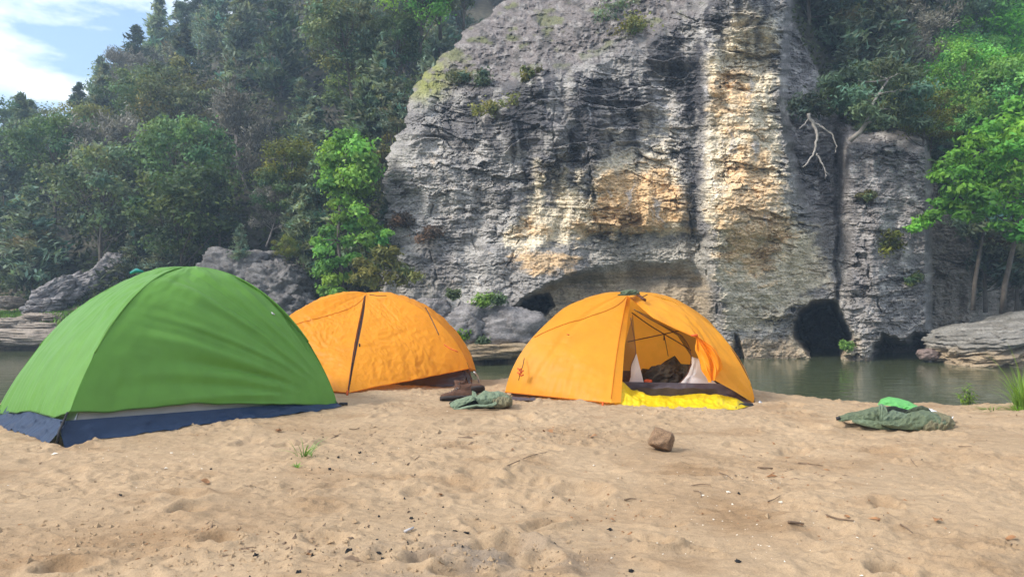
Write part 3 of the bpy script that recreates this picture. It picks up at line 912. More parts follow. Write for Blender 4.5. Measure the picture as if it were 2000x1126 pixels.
for (u, v, Y, rx, rz, sd, lab) in ((40, 658, 28.2, 2.6, 0.32, 31, 'long tan shelf of rock at the waterline left of the green tent'),
                                   (70, 640, 29.2, 1.6, 0.22, 33, 'grey flat slab lying on the tan shelf left of the green tent'),
                                   (8, 636, 29.0, 1.1, 0.30, 35, 'grey rounded rock on the shelf at the left edge of the picture'),
                                   (100, 620, 30.0, 1.2, 0.20, 37, 'thin mossy slab above the shelf close to the green tent'),
                                   (20, 590, 31.5, 0.42, 0.26, 39, 'small pale boulder up on the grassy bank at the left edge')):
    boulder('bank_rock', lab, 'rock', P(u, v, Y), (rx, 0.9, rz), sd, (0, 0.03, 0.1), 0.12, 0.1, 0.15,
            tone=(0.40, 0.33, 0.26), tone2=(0.24, 0.2, 0.165), group='rock shelves on the left bank')

# ================================================================== TREES
def leaf_quads(mb, c, nrm, L, Wd, rng, col, along=None):
    n = len(c)
    nrm = nrm / (np.linalg.norm(nrm, axis=1, keepdims=True) + 1e-9)
    a = rng.normal(size=(n, 3)) if along is None else along + 0.35 * rng.normal(size=(n, 3))
    a -= nrm * (a * nrm).sum(1, keepdims=True)
    a /= np.linalg.norm(a, axis=1, keepdims=True) + 1e-9
    b = np.cross(nrm, a)
    L = np.broadcast_to(L, (n,))[:, None]; Wd = np.broadcast_to(Wd, (n,))[:, None]
    V = np.stack([c - a * L, c + b * Wd - a * L * 0.15, c + a * L, c - b * Wd - a * L * 0.15], 1)
    q = np.arange(n * 4).reshape(n, 4)
    mb.add(V.reshape(-1, 3), q, None, np.repeat(np.asarray(col), 4, 0))

def clump_leaves(mb, centres, radii, n_per, L, Wd, rng, flat=0.65, up=0.5, bright=(0.6, 1.5), hue=0.12):
    for cc, r in zip(centres, radii):
        n = max(4, int(n_per * (0.6 + 0.8 * rng.random())))
        d = rng.normal(size=(n, 3))
        d /= np.linalg.norm(d, axis=1, keepdims=True)
        rr = r * rng.uniform(0.15, 1, n) ** 0.45 * (1 + 0.42 * rng.normal(size=n))
        p = np.asarray(cc) + d * rr[:, None] * np.array([1, 1, flat])
        nrm = d + np.array([0, 0, up]) + 0.7 * rng.normal(size=(n, 3))
        base = rng.uniform(*bright)
        g = base * rng.uniform(0.75, 1.3, n)
        h = hue * rng.normal() + hue * 0.5 * rng.normal(size=n)
        col = np.stack([g * (1 + h), g, g * (1 - h)], 1)
        s = rng.uniform(0.7, 1.3, n)
        leaf_quads(mb, p, nrm, L * s, Wd * s, rng, np.clip(col, 0.05, 3))

def curve(a, b, k, rng, sag=0.15):
    a, b = np.asarray(a, float), np.asarray(b, float)
    t = np.linspace(0, 1, k)[:, None]
    m = (a + b) / 2 + rng.normal(size=3) * np.linalg.norm(b - a) * sag
    return (1 - t) ** 2 * a + 2 * t * (1 - t) * m + t * t * b

def proto_broad(seed, H=6.0, R=2.2, nc=56, nl=150, L=0.098, leafmat='broad', z0=0.28, bark='bark'):
    rng = np.random.default_rng(seed)
    tr, cr = MB(), MB()
    lean = rng.normal(size=2) * 0.35
    top = np.array([lean[0], lean[1], H * 0.82])
    stem = curve((0, 0, -0.5), top, 9, rng, 0.05)
    tr.tube(stem, np.linspace(0.035 * H * .5, 0.02, 9), 7)
    cen, rr = [], []
    for i in range(nc):
        d = rng.normal(size=3); d /= np.linalg.norm(d)
        k = rng.uniform(0.45, 1.0) ** 0.6
        c = np.array([lean[0] * .6, lean[1] * .6, H * (z0 + (1 - z0) * .5)]) + d * k * np.array([R, R, H * (1 - z0) * 0.46])
        c += rng.normal(size=3) * 0.12 * R
        cen.append(c); rr.append(rng.uniform(0.18, 0.36) * R)
        if i % 2 == 0:
            s = stem[int(np.clip(1 + (c[2] / H) * 6 - 1, 1, 7))]
            tr.tube(curve(s, c, 5, rng), np.linspace(0.02 * H * .35, 0.008, 5), 5)
    clump_leaves(cr, cen, rr, nl, L, L * 0.55, rng)
    return tr.data('trunk', M[bark]), cr.data('crown', M[leafmat], False)

def proto_cedar(seed, H=5.5, R=1.7, nb=80, ns=52, L=0.20, leafmat='cedar', bark='bark', p=0.75, sparse=0.0, droop=0.05):
    rng = np.random.default_rng(seed)
    tr, cr = MB(), MB()
    top = np.array([rng.normal() * .25, rng.normal() * .25, H])
    stem = curve((0, 0, -0.5), top, 10, rng, 0.04)
    tr.tube(stem, np.linspace(0.11, 0.015, 10), 6)
    for i in range(nb):
        f = rng.uniform(0.10 + sparse, 1.0) ** 0.9
        a = rng.uniform(0, 2 * np.pi)
        env = (1 - f) ** p * (1.05 if f > 0.25 else 0.75 + f)
        ln = max(0.18, R * env * rng.uniform(0.55, 1.25))
        s = np.array([np.interp(f, np.linspace(0, 1, 10), stem[:, k]) for k in range(3)])
        e = s + np.array([math.cos(a) * ln, math.sin(a) * ln, ln * rng.uniform(-0.1, 0.65) - droop * H])
        br = curve(s, e, 4, rng, 0.12)
        if i % 2 == 0: tr.tube(br, np.linspace(0.03, 0.008, 4), 4, cap=False)
        n = int(ns * (0.4 + ln / R))
        t = rng.uniform(0.25, 1.08, n)
        pt = s + (e - s) * t[:, None] + rng.normal(size=(n, 3)) * np.array([0.17, 0.17, 0.12]) * (0.5 + ln / R)
        along = (e - s)[None] / (np.linalg.norm(e - s) + 1e-6) + np.array([0, 0, 0.5])
        nrm = np.array([0, 0, 0.7]) + rng.normal(size=(n, 3)) * 0.9
        g = rng.uniform(0.55, 1.5) * rng.uniform(0.75, 1.3, n)
        h = 0.14 * rng.normal() + 0.05 * rng.normal(size=n)
        sc = rng.uniform(0.6, 1.3, n)
        leaf_quads(cr, pt, nrm, L * sc, L * 0.30 * sc, rng, np.clip(np.stack([g * (1 + h), g, g * (1 - h * .5)], 1), .05, 3), np.repeat(along, n, 0))
    return tr.data('trunk', M[bark]), cr.data('crown', M[leafmat], False)

def proto_bare(seed, H=4.6, R=1.9):
    rng = np.random.default_rng(seed)
    tr, cr = MB(), MB()
    stem = curve((0, 0, -0.5), (rng.normal() * .5, rng.normal() * .5, H * .8), 8, rng, 0.08)
    tr.tube(stem, np.linspace(0.09, 0.02, 8), 6)
    for i in range(30):
        s = stem[rng.integers(2, 8)]
        d = rng.normal(size=3); d[2] = abs(d[2]) * .7 + .1; d /= np.linalg.norm(d)
        e = s + d * R * rng.uniform(.5, 1.1)
        br = curve(s, e, 6, rng, 0.2)
        tr.tube(br, np.linspace(0.03, 0.008, 6), 4, cap=False)
        for j in range(9):
            s2 = br[rng.integers(2, 6)]
            d2 = d + rng.normal(size=3) * .7
            e2 = s2 + d2 / np.linalg.norm(d2) * rng.uniform(.25, .7)
            tr.tube(curve(s2, e2, 3, rng, .15), (0.013, 0.009, 0.005), 3, cap=False)
            n = 26
            pt = s2 + (e2 - s2) * rng.uniform(.2, 1.2, n)[:, None] + rng.normal(size=(n, 3)) * .12
            g = rng.uniform(.6, 1.5) * rng.uniform(.7, 1.3, n)
            leaf_quads(cr, pt, rng.normal(size=(n, 3)), 0.12, 0.028, rng, np.stack([g, g, g], 1), np.repeat((e2 - s2)[None] + np.array([0, 0, .3]), n, 0))
    return tr.data('trunk', M['bark_grey']), cr.data('crown', M['dead'], False)

def proto_pine(seed, H=9.0, R=1.6):
    rng = np.random.default_rng(seed)
    tr, cr = MB(), MB()
    stem = curve((0, 0, -0.5), (rng.normal() * .4, rng.normal() * .4, H), 12, rng, 0.03)
    tr.tube(stem, np.linspace(0.14, 0.02, 12), 6)
    for i in range(46):
        f = rng.uniform(0.30, 1.0)
        a = rng.uniform(0, 2 * np.pi)
        ln = R * (0.35 + 0.9 * (1 - f)) * rng.uniform(0.5, 1.15)
        s = np.array([np.interp(f, np.linspace(0, 1, 12), stem[:, k]) for k in range(3)])
        e = s + np.array([math.cos(a) * ln, math.sin(a) * ln, ln * rng.uniform(0.0, 0.45)])
        br = curve(s, e, 5, rng, 0.1)
        tr.tube(br, np.linspace(0.03, 0.008, 5), 4, cap=False)
        for j in range(6):
            cc = br[rng.integers(2, 5)] + rng.normal(size=3) * .12
            n = 38
            d = rng.normal(size=(n, 3)); d[:, 2] = np.abs(d[:, 2]) * .6
            d /= np.linalg.norm(d, axis=1, keepdims=True)
            pt = cc + d * rng.uniform(.05, .3, n)[:, None]
            g = rng.uniform(.6, 1.4) * rng.uniform(.8, 1.2, n)
            leaf_quads(cr, pt, rng.normal(size=(n, 3)), 0.16, 0.03, rng, np.stack([g, g, g], 1), d)
    return tr.data('trunk', M['bark']), cr.data('crown', M['pine'], False)

PROTO = {
    'cedar': [proto_cedar(s, 5.5 + .5 * (s % 3), 1.7 + .25 * (s % 2), p=0.6 + 0.12 * (s % 4)) for s in (1, 2, 3, 4)],
    'broad': [proto_broad(s, 5.6, 2.1) for s in (11, 12, 13, 14)],
    'bare': [proto_bare(s) for s in (21, 22)],
    'pine': [proto_pine(s) for s in (31, 32)],
    'olive': [proto_broad(s, 5.0, 2.1, 48, 140, 0.095, 'olive_leaf') for s in (41, 42)],
    'lush': [proto_broad(s, 6.5, 2.6, 66, 170, 0.11, 'maple') for s in (51, 52, 53)],
}
NAMES = {'cedar': ('cedar_tree', 'dark feathery cedar'), 'broad': ('leafy_tree', 'mid green leafy tree'), 'bare': ('twiggy_tree', 'grey twiggy half bare tree'),
         'pine': ('pine_tree', 'tall thin pine'), 'olive': ('oak_tree', 'olive green round tree'), 'lush': ('lush_tree', 'lush bright green tree')}
PLANTED = []
def plant(kind, base, scale, rot, hs=1.0, group=None, label=None, tilt=(0, 0)):
    i = int(hsh(int(base[0] * 100), int(base[1] * 100), 7) * 97) % len(PROTO[kind])
    td, cd = PROTO[kind][i]
    o = bpy.data.objects.new(NAMES[kind][0], None)
    C.objects.link(o)
    o.location = base
    o.rotation_euler = (tilt[0], tilt[1], rot)
    o.scale = (scale, scale, scale * hs)
    for nm, d in (('trunk', td), ('crown', cd)):
        c = bpy.data.objects.new(nm, d)
        C.objects.link(c)
        c.parent = o
    o['category'] = 'tree'
    o['group'] = group
    if label: o['label'] = label
    else: PLANTED.append((o, kind, base, scale))
    return o

rng = np.random.default_rng(77)
pts = []
tries = 0
while len(pts) < 215 and tries < 20000:
    tries += 1
    y = 31.0 + 72 * rng.random() ** 1.25
    x = y * rng.uniform(-0.73, -0.02)
    h = float(hill_h(np.array([x]), np.array([y]))[0])
    u, v = proj((x, y, h))
    if not (-60 < u < 985) or v < -70: continue
    if h < 0.9: continue
    ytop = v - 4.5 / y * FPX
    usil = pl(np.array([max(v, -80)]), US)[0]
    usil2 = pl(np.array([max(ytop, -80)]), US)[0]
    if u > max(usil, usil2) - 4: continue
    sp = 1.8 + 0.032 * y
    if any((x - a) ** 2 + ((y - b) * .75) ** 2 < sp * sp for a, b, _ in pts): continue
    # hidden over the crest
    g = np.linspace(31, y - 2, 24)
    hh = hill_h(x / y * g, g)
    if np.max((hh + 1.0 - CAM_Z) / g) > (h + 4 - CAM_Z) / y: continue
    pts.append((x, y, h))
GH = 'trees on the left hillside'
for (x, y, h) in pts:
    u, v = proj((x, y, h))
    r = rng.random()
    on_sky = float(hill_h(np.array([x * 1.12]), np.array([y * 1.12]))[0]) - h < 1.5
    kind = 'cedar' if r < 0.55 else 'broad' if r < 0.77 else 'bare' if r < 0.88 else 'olive'
    if v < 330 and u > 650 and r > 0.6: kind = 'broad'
    s = rng.uniform(0.70, 1.15) * (1 + max(0, y - 50) * 0.006)
    plant(kind, (x, y, h), s, rng.uniform(0, 6.28), rng.uniform(0.85, 1.2), GH)
# skyline trees placed where the photograph shows them
def hill_at(u, Y):
    x = (u - 1000) / FPX * Y
    return (x, Y, float(hill_h(np.array([x]), np.array([float(Y)]))[0]))
for (kind, u, Y, s, hs) in (('cedar', 300, 64, 1.5, 1.15), ('cedar', 352, 63, 1.3, 1.1), ('pine', 400, 62, 1.35, 1.1), ('pine', 425, 60, 1.4, 1.15), ('pine', 455, 61, 1.4, 1.1),
                            ('pine', 385, 60, 1.2, 1.1), ('pine', 520, 58, 1.4, 1.1), ('broad', 150, 72, 1.1, 1.0), ('broad', 195, 70, 1.3, 1.05), ('broad', 240, 68, 1.35, 1.1), ('cedar', 110, 76, 1.2, 1.0),
                            ('broad', 60, 80, .9, .9), ('broad', 20, 82, .85, .9), ('broad', -20, 82, .85, .9), ('pine', 555, 56, 1.3, 1.2)):
    plant(kind, hill_at(u, Y), s, u * 1.7, hs, GH)
for (kind, u, v, Y, s) in (('lush', 820, 95, 33, 0.72), ('lush', 860, 60, 34, 0.8), ('broad', 905, 45, 33, 0.6), ('broad', 775, 170, 33, 0.62), ('cedar', 740, 260, 31, 0.75), ('cedar', 775, 270, 27.5, .38), ('cedar', 742, 520, 26.2, .5), ('cedar', 700, 330, 30.5, 0.7), ('broad', 690, 200, 33, .8),
                           ('broad', 560, 470, 30.5, .55), ('cedar', 640, 470, 30.0, .7), ('cedar', 600, 560, 28.5, .6), ('cedar', 430, 478, 30.4, .5), ('cedar', 470, 505, 27.6, .22), ('olive', 560, 520, 27.2, .22), ('bare', 520, 470, 30.2, .5), ('cedar', 585, 520, 29.2, .5), ('cedar', 330, 520, 31.5, .6), ('cedar', 265, 540, 31.8, .5), ('olive', 60, 545, 33.5, .5), ('cedar', 30, 560, 33, .5), ('cedar', 690, 520, 28.8, .75), ('olive', 560, 420, 31, .62)):
    plant(kind, P(u, v, Y), s, u * .9, 1.0, GH)

# right side, standing on the slope above the right part of the bluff
GR = 'trees on the slope right of the bluff'
for (kind, u, v, s, hs) in (('cedar', 1580, 60, 1.0, 1), ('cedar', 1640, 150, 0.85, .9), ('cedar', 1610, 20, 1.0, 1), ('cedar', 1690, 80, 0.95, 1), ('broad', 1680, 0, 1.0, 1), ('broad', 1750, 10, 1.0, 1), ('bare', 1740, 100, 0.8, 1),
                            ('cedar', 1790, 90, 0.9, 1), ('cedar', 1650, 240, 0.62, .8), ('cedar', 1735, 200, .8, .9), ('bare', 1800, 170, .75, 1), ('olive', 1850, 280, .62, .9), ('olive', 1800, 300, .5, .9), ('bare', 1830, 60, .9, 1),
                            ('lush', 1900, 110, 0.9, 1), ('lush', 1965, 70, 1.0, 1), ('lush', 1945, 210, 0.85, .95), ('lush', 2010, 170, .95, 1), ('lush', 1885, 20, 1.0, 1), ('lush', 1985, 270, .7, .9), ('lush', 1870, 215, .65, .9), ('lush', 1930, 130, .8, 1), ('lush', 1855, 255, .5, .8), ('lush', 1835, 330, .38, .8), ('lush', 1900, 330, .5, .8), ('cedar', 1730, 262, .38, .7), ('cedar', 1790, 262, .42, .7), ('olive', 1815, 300, .38, .7), ('cedar', 1690, 262, .3, .7), ('lush', 1990, 30, 1.1, 1), ('lush', 1930, 290, .7, .9), ('broad', 1850, 140, .8, 1), ('olive', 1880, 330, .55, .9),
                            ('cedar', 1560, -20, .9, 1), ('cedar', 1830, 370, .5, .8), ('broad', 1620, 90, .7, .9)):
    plant(kind, on_cliff(u, v, -0.3), s, u * 2.3, hs, GR)
for (kind, u, v, Y, s) in (('cedar', 1925, 590, 27.0, .75), ('broad', 1985, 590, 27, .8), ('cedar', 2030, 590, 26.5, .9), ('cedar', 1860, 450, 28, .5), ('lush', 1930, 330, 27.5, .5), ('lush', 1990, 320, 26.5, .6), ('lush', 2030, 420, 26.5, .6), ('lush', 1880, 250, 28, .5)):
    plant(kind, P(u, v, Y), s, u, 1.0, GR)

# ---- trees and bushes built one by one
def custom_tree(name, label, cat, base, stem_pts, stem_r, clumps, leafmat, L, Wd, n_per, seed, bark='bark', limbs=True, group=None, flat=.65, bright=(.65, 1.4)):
    rng = np.random.default_rng(seed)
    t = thing(name, label, cat, base, group)
    tr, cr = MB(), MB()
    sp = np.array(stem_pts)
    tr.tube(sp, np.linspace(stem_r, stem_r * .3, len(sp)), 8)
    for (c, r) in clumps:
        c_ = np.asarray(c)
        s = sp[np.argmin(np.abs(sp[:, 2] - (c_[2] - 0.3 * r)))]
        if limbs and np.linalg.norm(c_ - s) < 1.7:
            tr.tube(curve(s, c_, 5, rng, .1), np.linspace(stem_r * .35, .006, 5), 5)
    tr.build('trunk', M[bark], t)
    clump_leaves(cr, [c for c, _ in clumps], [r for _, r in clumps], n_per, L, Wd, rng, flat, .5, bright)
    cr.build('crown', M[leafmat], t, False)
    return t

Y0 = 25.2
cl = [((678, 268), .45), ((655, 285), .4), ((700, 288), .45), ((645, 310), .4), ((680, 310), .55), ((712, 310), .45), ((722, 335), .35), ((650, 340), .45), ((690, 345), .55), ((660, 368), .42), ((705, 370), .42), ((640, 360), .28),
      ((680, 395), .45), ((655, 400), .3), ((700, 410), .35), ((665, 425), .35), ((690, 440), .36), ((640, 450), .3), ((720, 430), .28), ((735, 450), .3), ((715, 465), .35), ((680, 470), .32), ((648, 475), .36), ((630, 490), .36), ((618, 470), .2),
      ((745, 470), .28), ((640, 515), .36), ((665, 510), .3), ((625, 530), .3), ((650, 545), .36), ((680, 540), .3), ((635, 565), .3), ((660, 572), .3), ((690, 500), .25), ((725, 480), .25), ((755, 455), .2)]
custom_tree('sapling_tree', 'bright yellow green slender young tree at the left foot of the bluff', 'tree', P(668, 600, Y0),
            [P(672, 610, Y0), P(668, 540, Y0), P(660, 470, Y0), P(664, 400, Y0), P(672, 340, Y0), P(678, 275, Y0)], 0.075,
            [(np.array(P(u, v, Y0 + .5 * math.sin(i * 2.1))), r * (1.0 if v < 400 else .74)) for i, ((u, v), r) in enumerate(cl)], 'bright', 0.08, 0.05, 420, 5)
custom_tree('leaning_bush', 'yellowish olive bush leaning over the river beside the bluff foot', 'bush', P(735, 590, 24.2),
            [P(725, 600, 24.2), P(735, 560, 24.2), P(755, 530, 24.1), P(780, 515, 24)], 0.05,
            [(np.array(P(u, v, 24.0 + .3 * math.sin(i))), r) for i, ((u, v), r) in enumerate([((750, 505), .35), ((770, 515), .35), ((735, 520), .35), ((790, 530), .3), ((810, 540), .25), ((715, 530), .35), ((760, 540), .4), ((730, 550), .35), ((705, 515), .3), ((785, 548), .25), ((745, 490), .25), ((700, 545), .3), ((770, 490), .2)])],
            'olive_leaf', 0.11, 0.03, 170, 6)
mp = [((1930, 250), .45), ((1975, 235), .5), ((2010, 250), .5), ((1900, 275), .35), ((1870, 300), .3), ((1990, 205), .4), ((1955, 440), .3), ((1990, 460), .3), ((1860, 405), .3), ((1850, 325), .42), ((1880, 335), .4), ((1835, 345), .32), ((1915, 318), .5), ((1950, 300), .5), ((1985, 285), .55), ((1960, 330), .5), ((1925, 350), .45), ((1990, 330), .55), ((1890, 365), .4), ((1860, 375), .3), ((1840, 395), .25), ((1920, 385), .4), ((1960, 370), .5), ((2000, 380), .5),
      ((1895, 400), .35), ((1820, 420), .25), ((1800, 435), .25), ((1935, 410), .3), ((1985, 410), .35), ((1880, 420), .2), ((2025, 310), .6), ((2030, 370), .5), ((1785, 445), .15), ((1975, 270), .4), ((1940, 280), .3), ((1905, 425), .2), ((2010, 440), .3)]
custom_tree('maple_tree', 'vivid green maple spreading from the right edge above the ribbed slab', 'tree', P(1960, 606, 24.4),
            [P(1958, 612, 24.4), P(1962, 560, 24.2), P(1975, 500, 24), P(1990, 440, 23.4), P(2005, 380, 23), P(2010, 320, 23)], 0.10,
            [(np.array(P(u, v, 22.6 + .7 * math.sin(i * 1.7))), r) for i, ((u, v), r) in enumerate(mp)], 'maple_bright', 0.095, 0.05, 260, 7, 'bark', flat=.5)
custom_tree('slim_tree', 'slim pale trunked tree between the bluff corner and the maple', 'tree', P(1902, 602, 25.2),
            [P(1900, 606, 25.2), P(1904, 550, 25.2), P(1914, 490, 25.2), P(1925, 430, 25.2), P(1930, 380, 25)], 0.085,
            [(np.array(P(u, v, 25)), r) for (u, v), r in [((1925, 400), .4), ((1905, 440), .35), ((1945, 420), .4), ((1890, 450), .3), ((1960, 450), .3), ((1870, 430), .3)]], 'cedar', .12, .04, 130, 8, 'bark')
# gnarled cedar clinging over the grey buttress
cc = [((1650, 150), .5), ((1690, 135), .5), ((1735, 130), .5), ((1770, 145), .5), ((1630, 180), .5), ((1670, 185), .55), ((1720, 165), .5), ((1760, 185), .55), ((1800, 175), .45), ((1640, 205), .4), ((1690, 215), .45), ((1745, 215), .45), ((1790, 210), .4), ((1725, 235), .3), ((1770, 235), .3), ((1800, 240), .25), ((1620, 160), .3)]
custom_tree('gnarled_cedar', 'gnarled cedar with a crooked pale trunk clinging above the grey buttress', 'tree', P(1662, 272, 23.6),
            [P(1660, 274, 23.6), P(1680, 258, 23.3), P(1692, 240, 23.2), P(1698, 215, 23.2), P(1715, 185, 23.2), P(1735, 155, 23.3)], 0.085,
            [(np.array(P(u, v, 23.3 + .6 * math.sin(i * 2.3))), r) for i, ((u, v), r) in enumerate(cc)], 'cedar', 0.10, 0.026, 420, 9, 'bark_pale', flat=.5, bright=(.35, 1.15))

def dead_roots():
    t = thing('dead_cedar', 'bleached dead cedar limbs hanging down the dark recess', 'dead tree', P(1582, 228, 23.6))
    rng = np.random.default_rng(3)
    mb = MB()
    for pts_, r0 in (([(1577, 222), (1590, 245), (1597, 265), (1594, 285), (1588, 305), (1568, 326)], .075), ([(1594, 300), (1604, 315), (1612, 332), (1612, 350)], .045), ([(1590, 240), (1608, 250), (1626, 262), (1634, 285), (1630, 300)], .045),
                     ([(1612, 335), (1620, 342)], .03), ([(1580, 230), (1570, 245), (1560, 252)], .03), ([(1596, 262), (1604, 258), (1610, 262)], .02)):
        p = np.array([P(u, v, 23.5 - .004 * i) for i, (u, v) in enumerate(pts_)])
        tt = np.linspace(0, len(p) - 1, len(p) * 4)
        pp = np.stack([np.interp(tt, np.arange(len(p)), p[:, k]) for k in range(3)], -1) + rng.normal(size=(len(tt), 3)) * .012
        mb.tube(pp, np.linspace(r0 * .78, r0 * .25, len(tt)), 7)
    mb.build('trunk', M['bark_pale'], t)
    cr = MB()
    clump_leaves(cr, [P(u, v, 23.7) for u, v in ((1570, 215), (1590, 205), (1610, 215), (1585, 190), (1560, 200))], [.35] * 5, 130, .12, .035, rng)
    cr.build('crown', M['cedar'], t, False)
dead_roots()

def bush(label, u, v, r, leafmat, seed, n=110, out=0.15, name='bush', cat='bush', group='bushes growing on the bluff', L=0.07, flat=.7):
    rng = np.random.default_rng(seed)
    p = on_cliff(u, v, out)
    t = thing(name, label, cat, p, group)
    k = 7
    cen = [p + rng.normal(size=3) * np.array([r * .6, r * .3, r * .35]) + np.array([0, -.1, r * .2]) for _ in range(k)]
    st, cr = MB(), MB()
    for c in cen:
        st.tube(curve(p + np.array([0, .25, -.15]), c, 4, rng, .15), (.022, .018, .012, .006), 5)
    st.build('stem', M['bark'], t)
    clump_leaves(cr, cen, [r * rng.uniform(.4, .65) for _ in cen], n, L, L * .4, rng, flat)
    cr.build('foliage', M[leafmat], t, False)
for a in (('round green bush on the left shoulder ledge of the bluff', 905, 158, .5, 'olive_leaf', 1), ('dusty bush right beside the round one on the shoulder ledge', 945, 160, .45, 'cedar', 2),
          ('green bush drooping below the shoulder ledge of the bluff', 968, 212, .5, 'olive_leaf', 3), ('small olive tuft right of the shoulder ledge bushes', 1030, 150, .28, 'olive_leaf', 4),
          ('broad bush high on the gravel slope of the bluff', 1250, 60, .7, 'olive_leaf', 5), ('dark bush near the top edge of the gravel slope', 1190, 30, .6, 'cedar', 6),
          ('brown withered bush on the grey face over middle orange tent', 848, 455, .42, 'brown_dead', 7), ('brown withered bush at the left edge of the grey face', 786, 435, .35, 'brown_dead', 8),
          ('green tuft on the grey buttress right of the vertical crack', 1738, 478, .45, 'olive_leaf', 9), ('small green tuft low on the grey buttress', 1785, 545, .28, 'broad', 10),
          ('tiny green tuft high on grey buttress by the crack', 1695, 385, .22, 'olive_leaf', 11)):
    bush(*a)
def fern(label, p, r, seed, leafmat='bright', n=26):
    rng = np.random.default_rng(seed)
    t = thing('fern', label, 'plant', p, 'small plants on the boulders by the water')
    mb = MB()
    for i in range(n):
        a = rng.uniform(0, 6.28); ln = r * rng.uniform(.5, 1.1)
        e = np.array(p) + np.array([math.cos(a) * ln, math.sin(a) * ln * .6, ln * rng.uniform(-.2, .9)])
        c = curve(p, e, 7, rng, .15)
        for j in range(1, 7):
            m = 6
            pt = c[j] + rng.normal(size=(m, 3)) * .05
            g = rng.uniform(.6, 1.3, m)
            leaf_quads(mb, pt, np.array([0, -.4, 1]) + rng.normal(size=(m, 3)) * .6, .06, .025, rng, np.stack([g, g, g], 1))
    mb.build('fronds', M[leafmat], t, False)
fern('bright green fern sprouting on the boulder by the alcove hole', P(946, 590, 22.3), .36, 1)
fern('smaller fern right of the bright one beside the alcove hole', P(972, 588, 22.3), .24, 2, 'broad')
fern('little green plant on the block behind middle orange tent', P(885, 577, 22.8), .2, 3, 'broad')
fern('green plant low between the boulders and middle orange tent', P(904, 655, 22.0), .24, 4)
fern('sparse plant hanging on the tan ledge under the boulders', P(943, 668, 21.9), .18, 5, 'broad')
fern('tiny plant at the right rim of the round cave', P(1655, 676, 23.2), .2, 6)

# undergrowth that nobody could count
def undergrowth():
    rng = np.random.default_rng(8)
    n = 52000
    y = 29.5 + 75 * rng.random(n) ** 1.6
    x = y * rng.uniform(-.74, -.06, n)
    h = hill_h(x, y)
    ok = (h > .5)
    x, y, h = x[ok], y[ok], h[ok]
    m = sm(-.25, .5, fbm(x / 2.5, y / 2.5, 3, 701))
    p = np.stack([x, y, h + rng.uniform(0, 1, len(x)) ** 1.5 * 1.1 * (.3 + m)], 1)
    g = (0.35 + .6 * m) * rng.uniform(.5, 1.5, len(x))
    mb = MB()
    s = .13 * (1 + y / 80)
    hue = .2 * fbm(x / 4, y / 4, 2, 711)
    leaf_quads(mb, p, np.array([0, -.3, 1]) + rng.normal(size=(len(x), 3)) * .8, s, s * .4, rng, np.clip(np.stack([g * (1 + hue), g, g * .9], 1), .05, 3))
    o = mb.build('undergrowth', M['under'], None, False)
    tag(o, 'low scrub and leaf litter covering the left hillside', None, None, 'stuff')
    # scrub on the right slope
    n = 9000
    u = rng.uniform(1545, 2040, n); v = rng.uniform(-60, 460, n)
    D, k = cliff_depth(u, v)
    ok = (k['vh'] - v) > 4
    u, v, D = u[ok], v[ok], D[ok]
    p = PV(u, v, D - rng.uniform(0, .5, len(u)))
    g = rng.uniform(.4, 1.3, len(u))
    mb = MB()
    leaf_quads(mb, p, np.array([0, -.6, .8]) + rng.normal(size=(len(u), 3)) * .7, .12, .05, rng, np.stack([g, g, g], 1))
    o = mb.build('undergrowth', M['under'], None, False)
    tag(o, 'dark scrub on the slope right of the bluff', None, None, 'stuff')
    # grass on the left bank
    n = 5000
    y = rng.uniform(28.6, 33, n); x = y * rng.uniform(-.72, -.40, n)
    h = hill_h(x, y); ok = (h > -.5) & (h < 1.8)
    x, y, h = x[ok], y[ok], h[ok]
    p = np.stack([x, y, h + .08], 1)
    g = rng.uniform(.5, 1.2, len(x))
    mb = MB()
    leaf_quads(mb, p, rng.normal(size=(len(x), 3)) * np.array([1, 1, .3]), .13, .03, rng, np.stack([g, g, g], 1), np.repeat(np.array([[0, 0, 1.0]]), len(x), 0))
    o = mb.build('bank_grass', M['grass'], None, False)
    tag(o, 'short grass on the rocky left bank', None, None, 'stuff')
undergrowth()

# ================================================================== TENTS
def surf_normals(Q):
    a = np.gradient(Q, axis=0); b = np.gradient(Q, axis=1)
    n = np.cross(a, b)
    return n / (np.linalg.norm(n, axis=-1, keepdims=True) + 1e-9)

def pole_xyz(corner, cen, H, s, p=0.6, z0=0.0):
    s = np.asarray(s, float)
    xy = np.asarray(corner)[:2] + (np.asarray(cen)[:2] - np.asarray(corner)[:2]) * s[..., None]
    z = z0 + (H - z0) * np.clip(1 - (1 - s) ** 2, 0, 1) ** p
    return np.concatenate([xy, z[..., None]], -1)

def s_of_z(z, H, p=0.6):
    return 1 - np.sqrt(np.clip(1 - (np.clip(z, 0, H) / H) ** (1 / p), 0, 1))

M['fly_green'] = m_fabric("green_nylon", (0.145, 0.335, 0.055), 0.30, 0.42, 0.0006)
M['fly_orange'] = m_fabric("orange_nylon", (0.94, 0.43, 0.035), 0.48, 0.45, 0.0006)
M['fly_crinkled'] = m_fabric("crinkled_orange_nylon", (0.90, 0.36, 0.022), 0.40, 0.45, 0.0006, 0, 0.010)
M['tub_blue'] = m_fabric("blue_coated_nylon", (0.022, 0.040, 0.082), 0.05, 0.5, 0.0006, 0, 0.008, 0.2)
M['tub_brown'] = m_fabric("dark_brown_nylon", (0.060, 0.043, 0.050), 0.05, 0.45, 0.0006, 0, 0.006, 0.4)
M['mesh_grey'] = m_fabric("pale_grey_mesh", (0.46, 0.42, 0.40), 0.2, 0.7, 0.001)
M['mesh_brown'] = m_fabric("brown_mesh", (0.085, 0.050, 0.025), 0.2, 0.7, 0.001, 0.42)
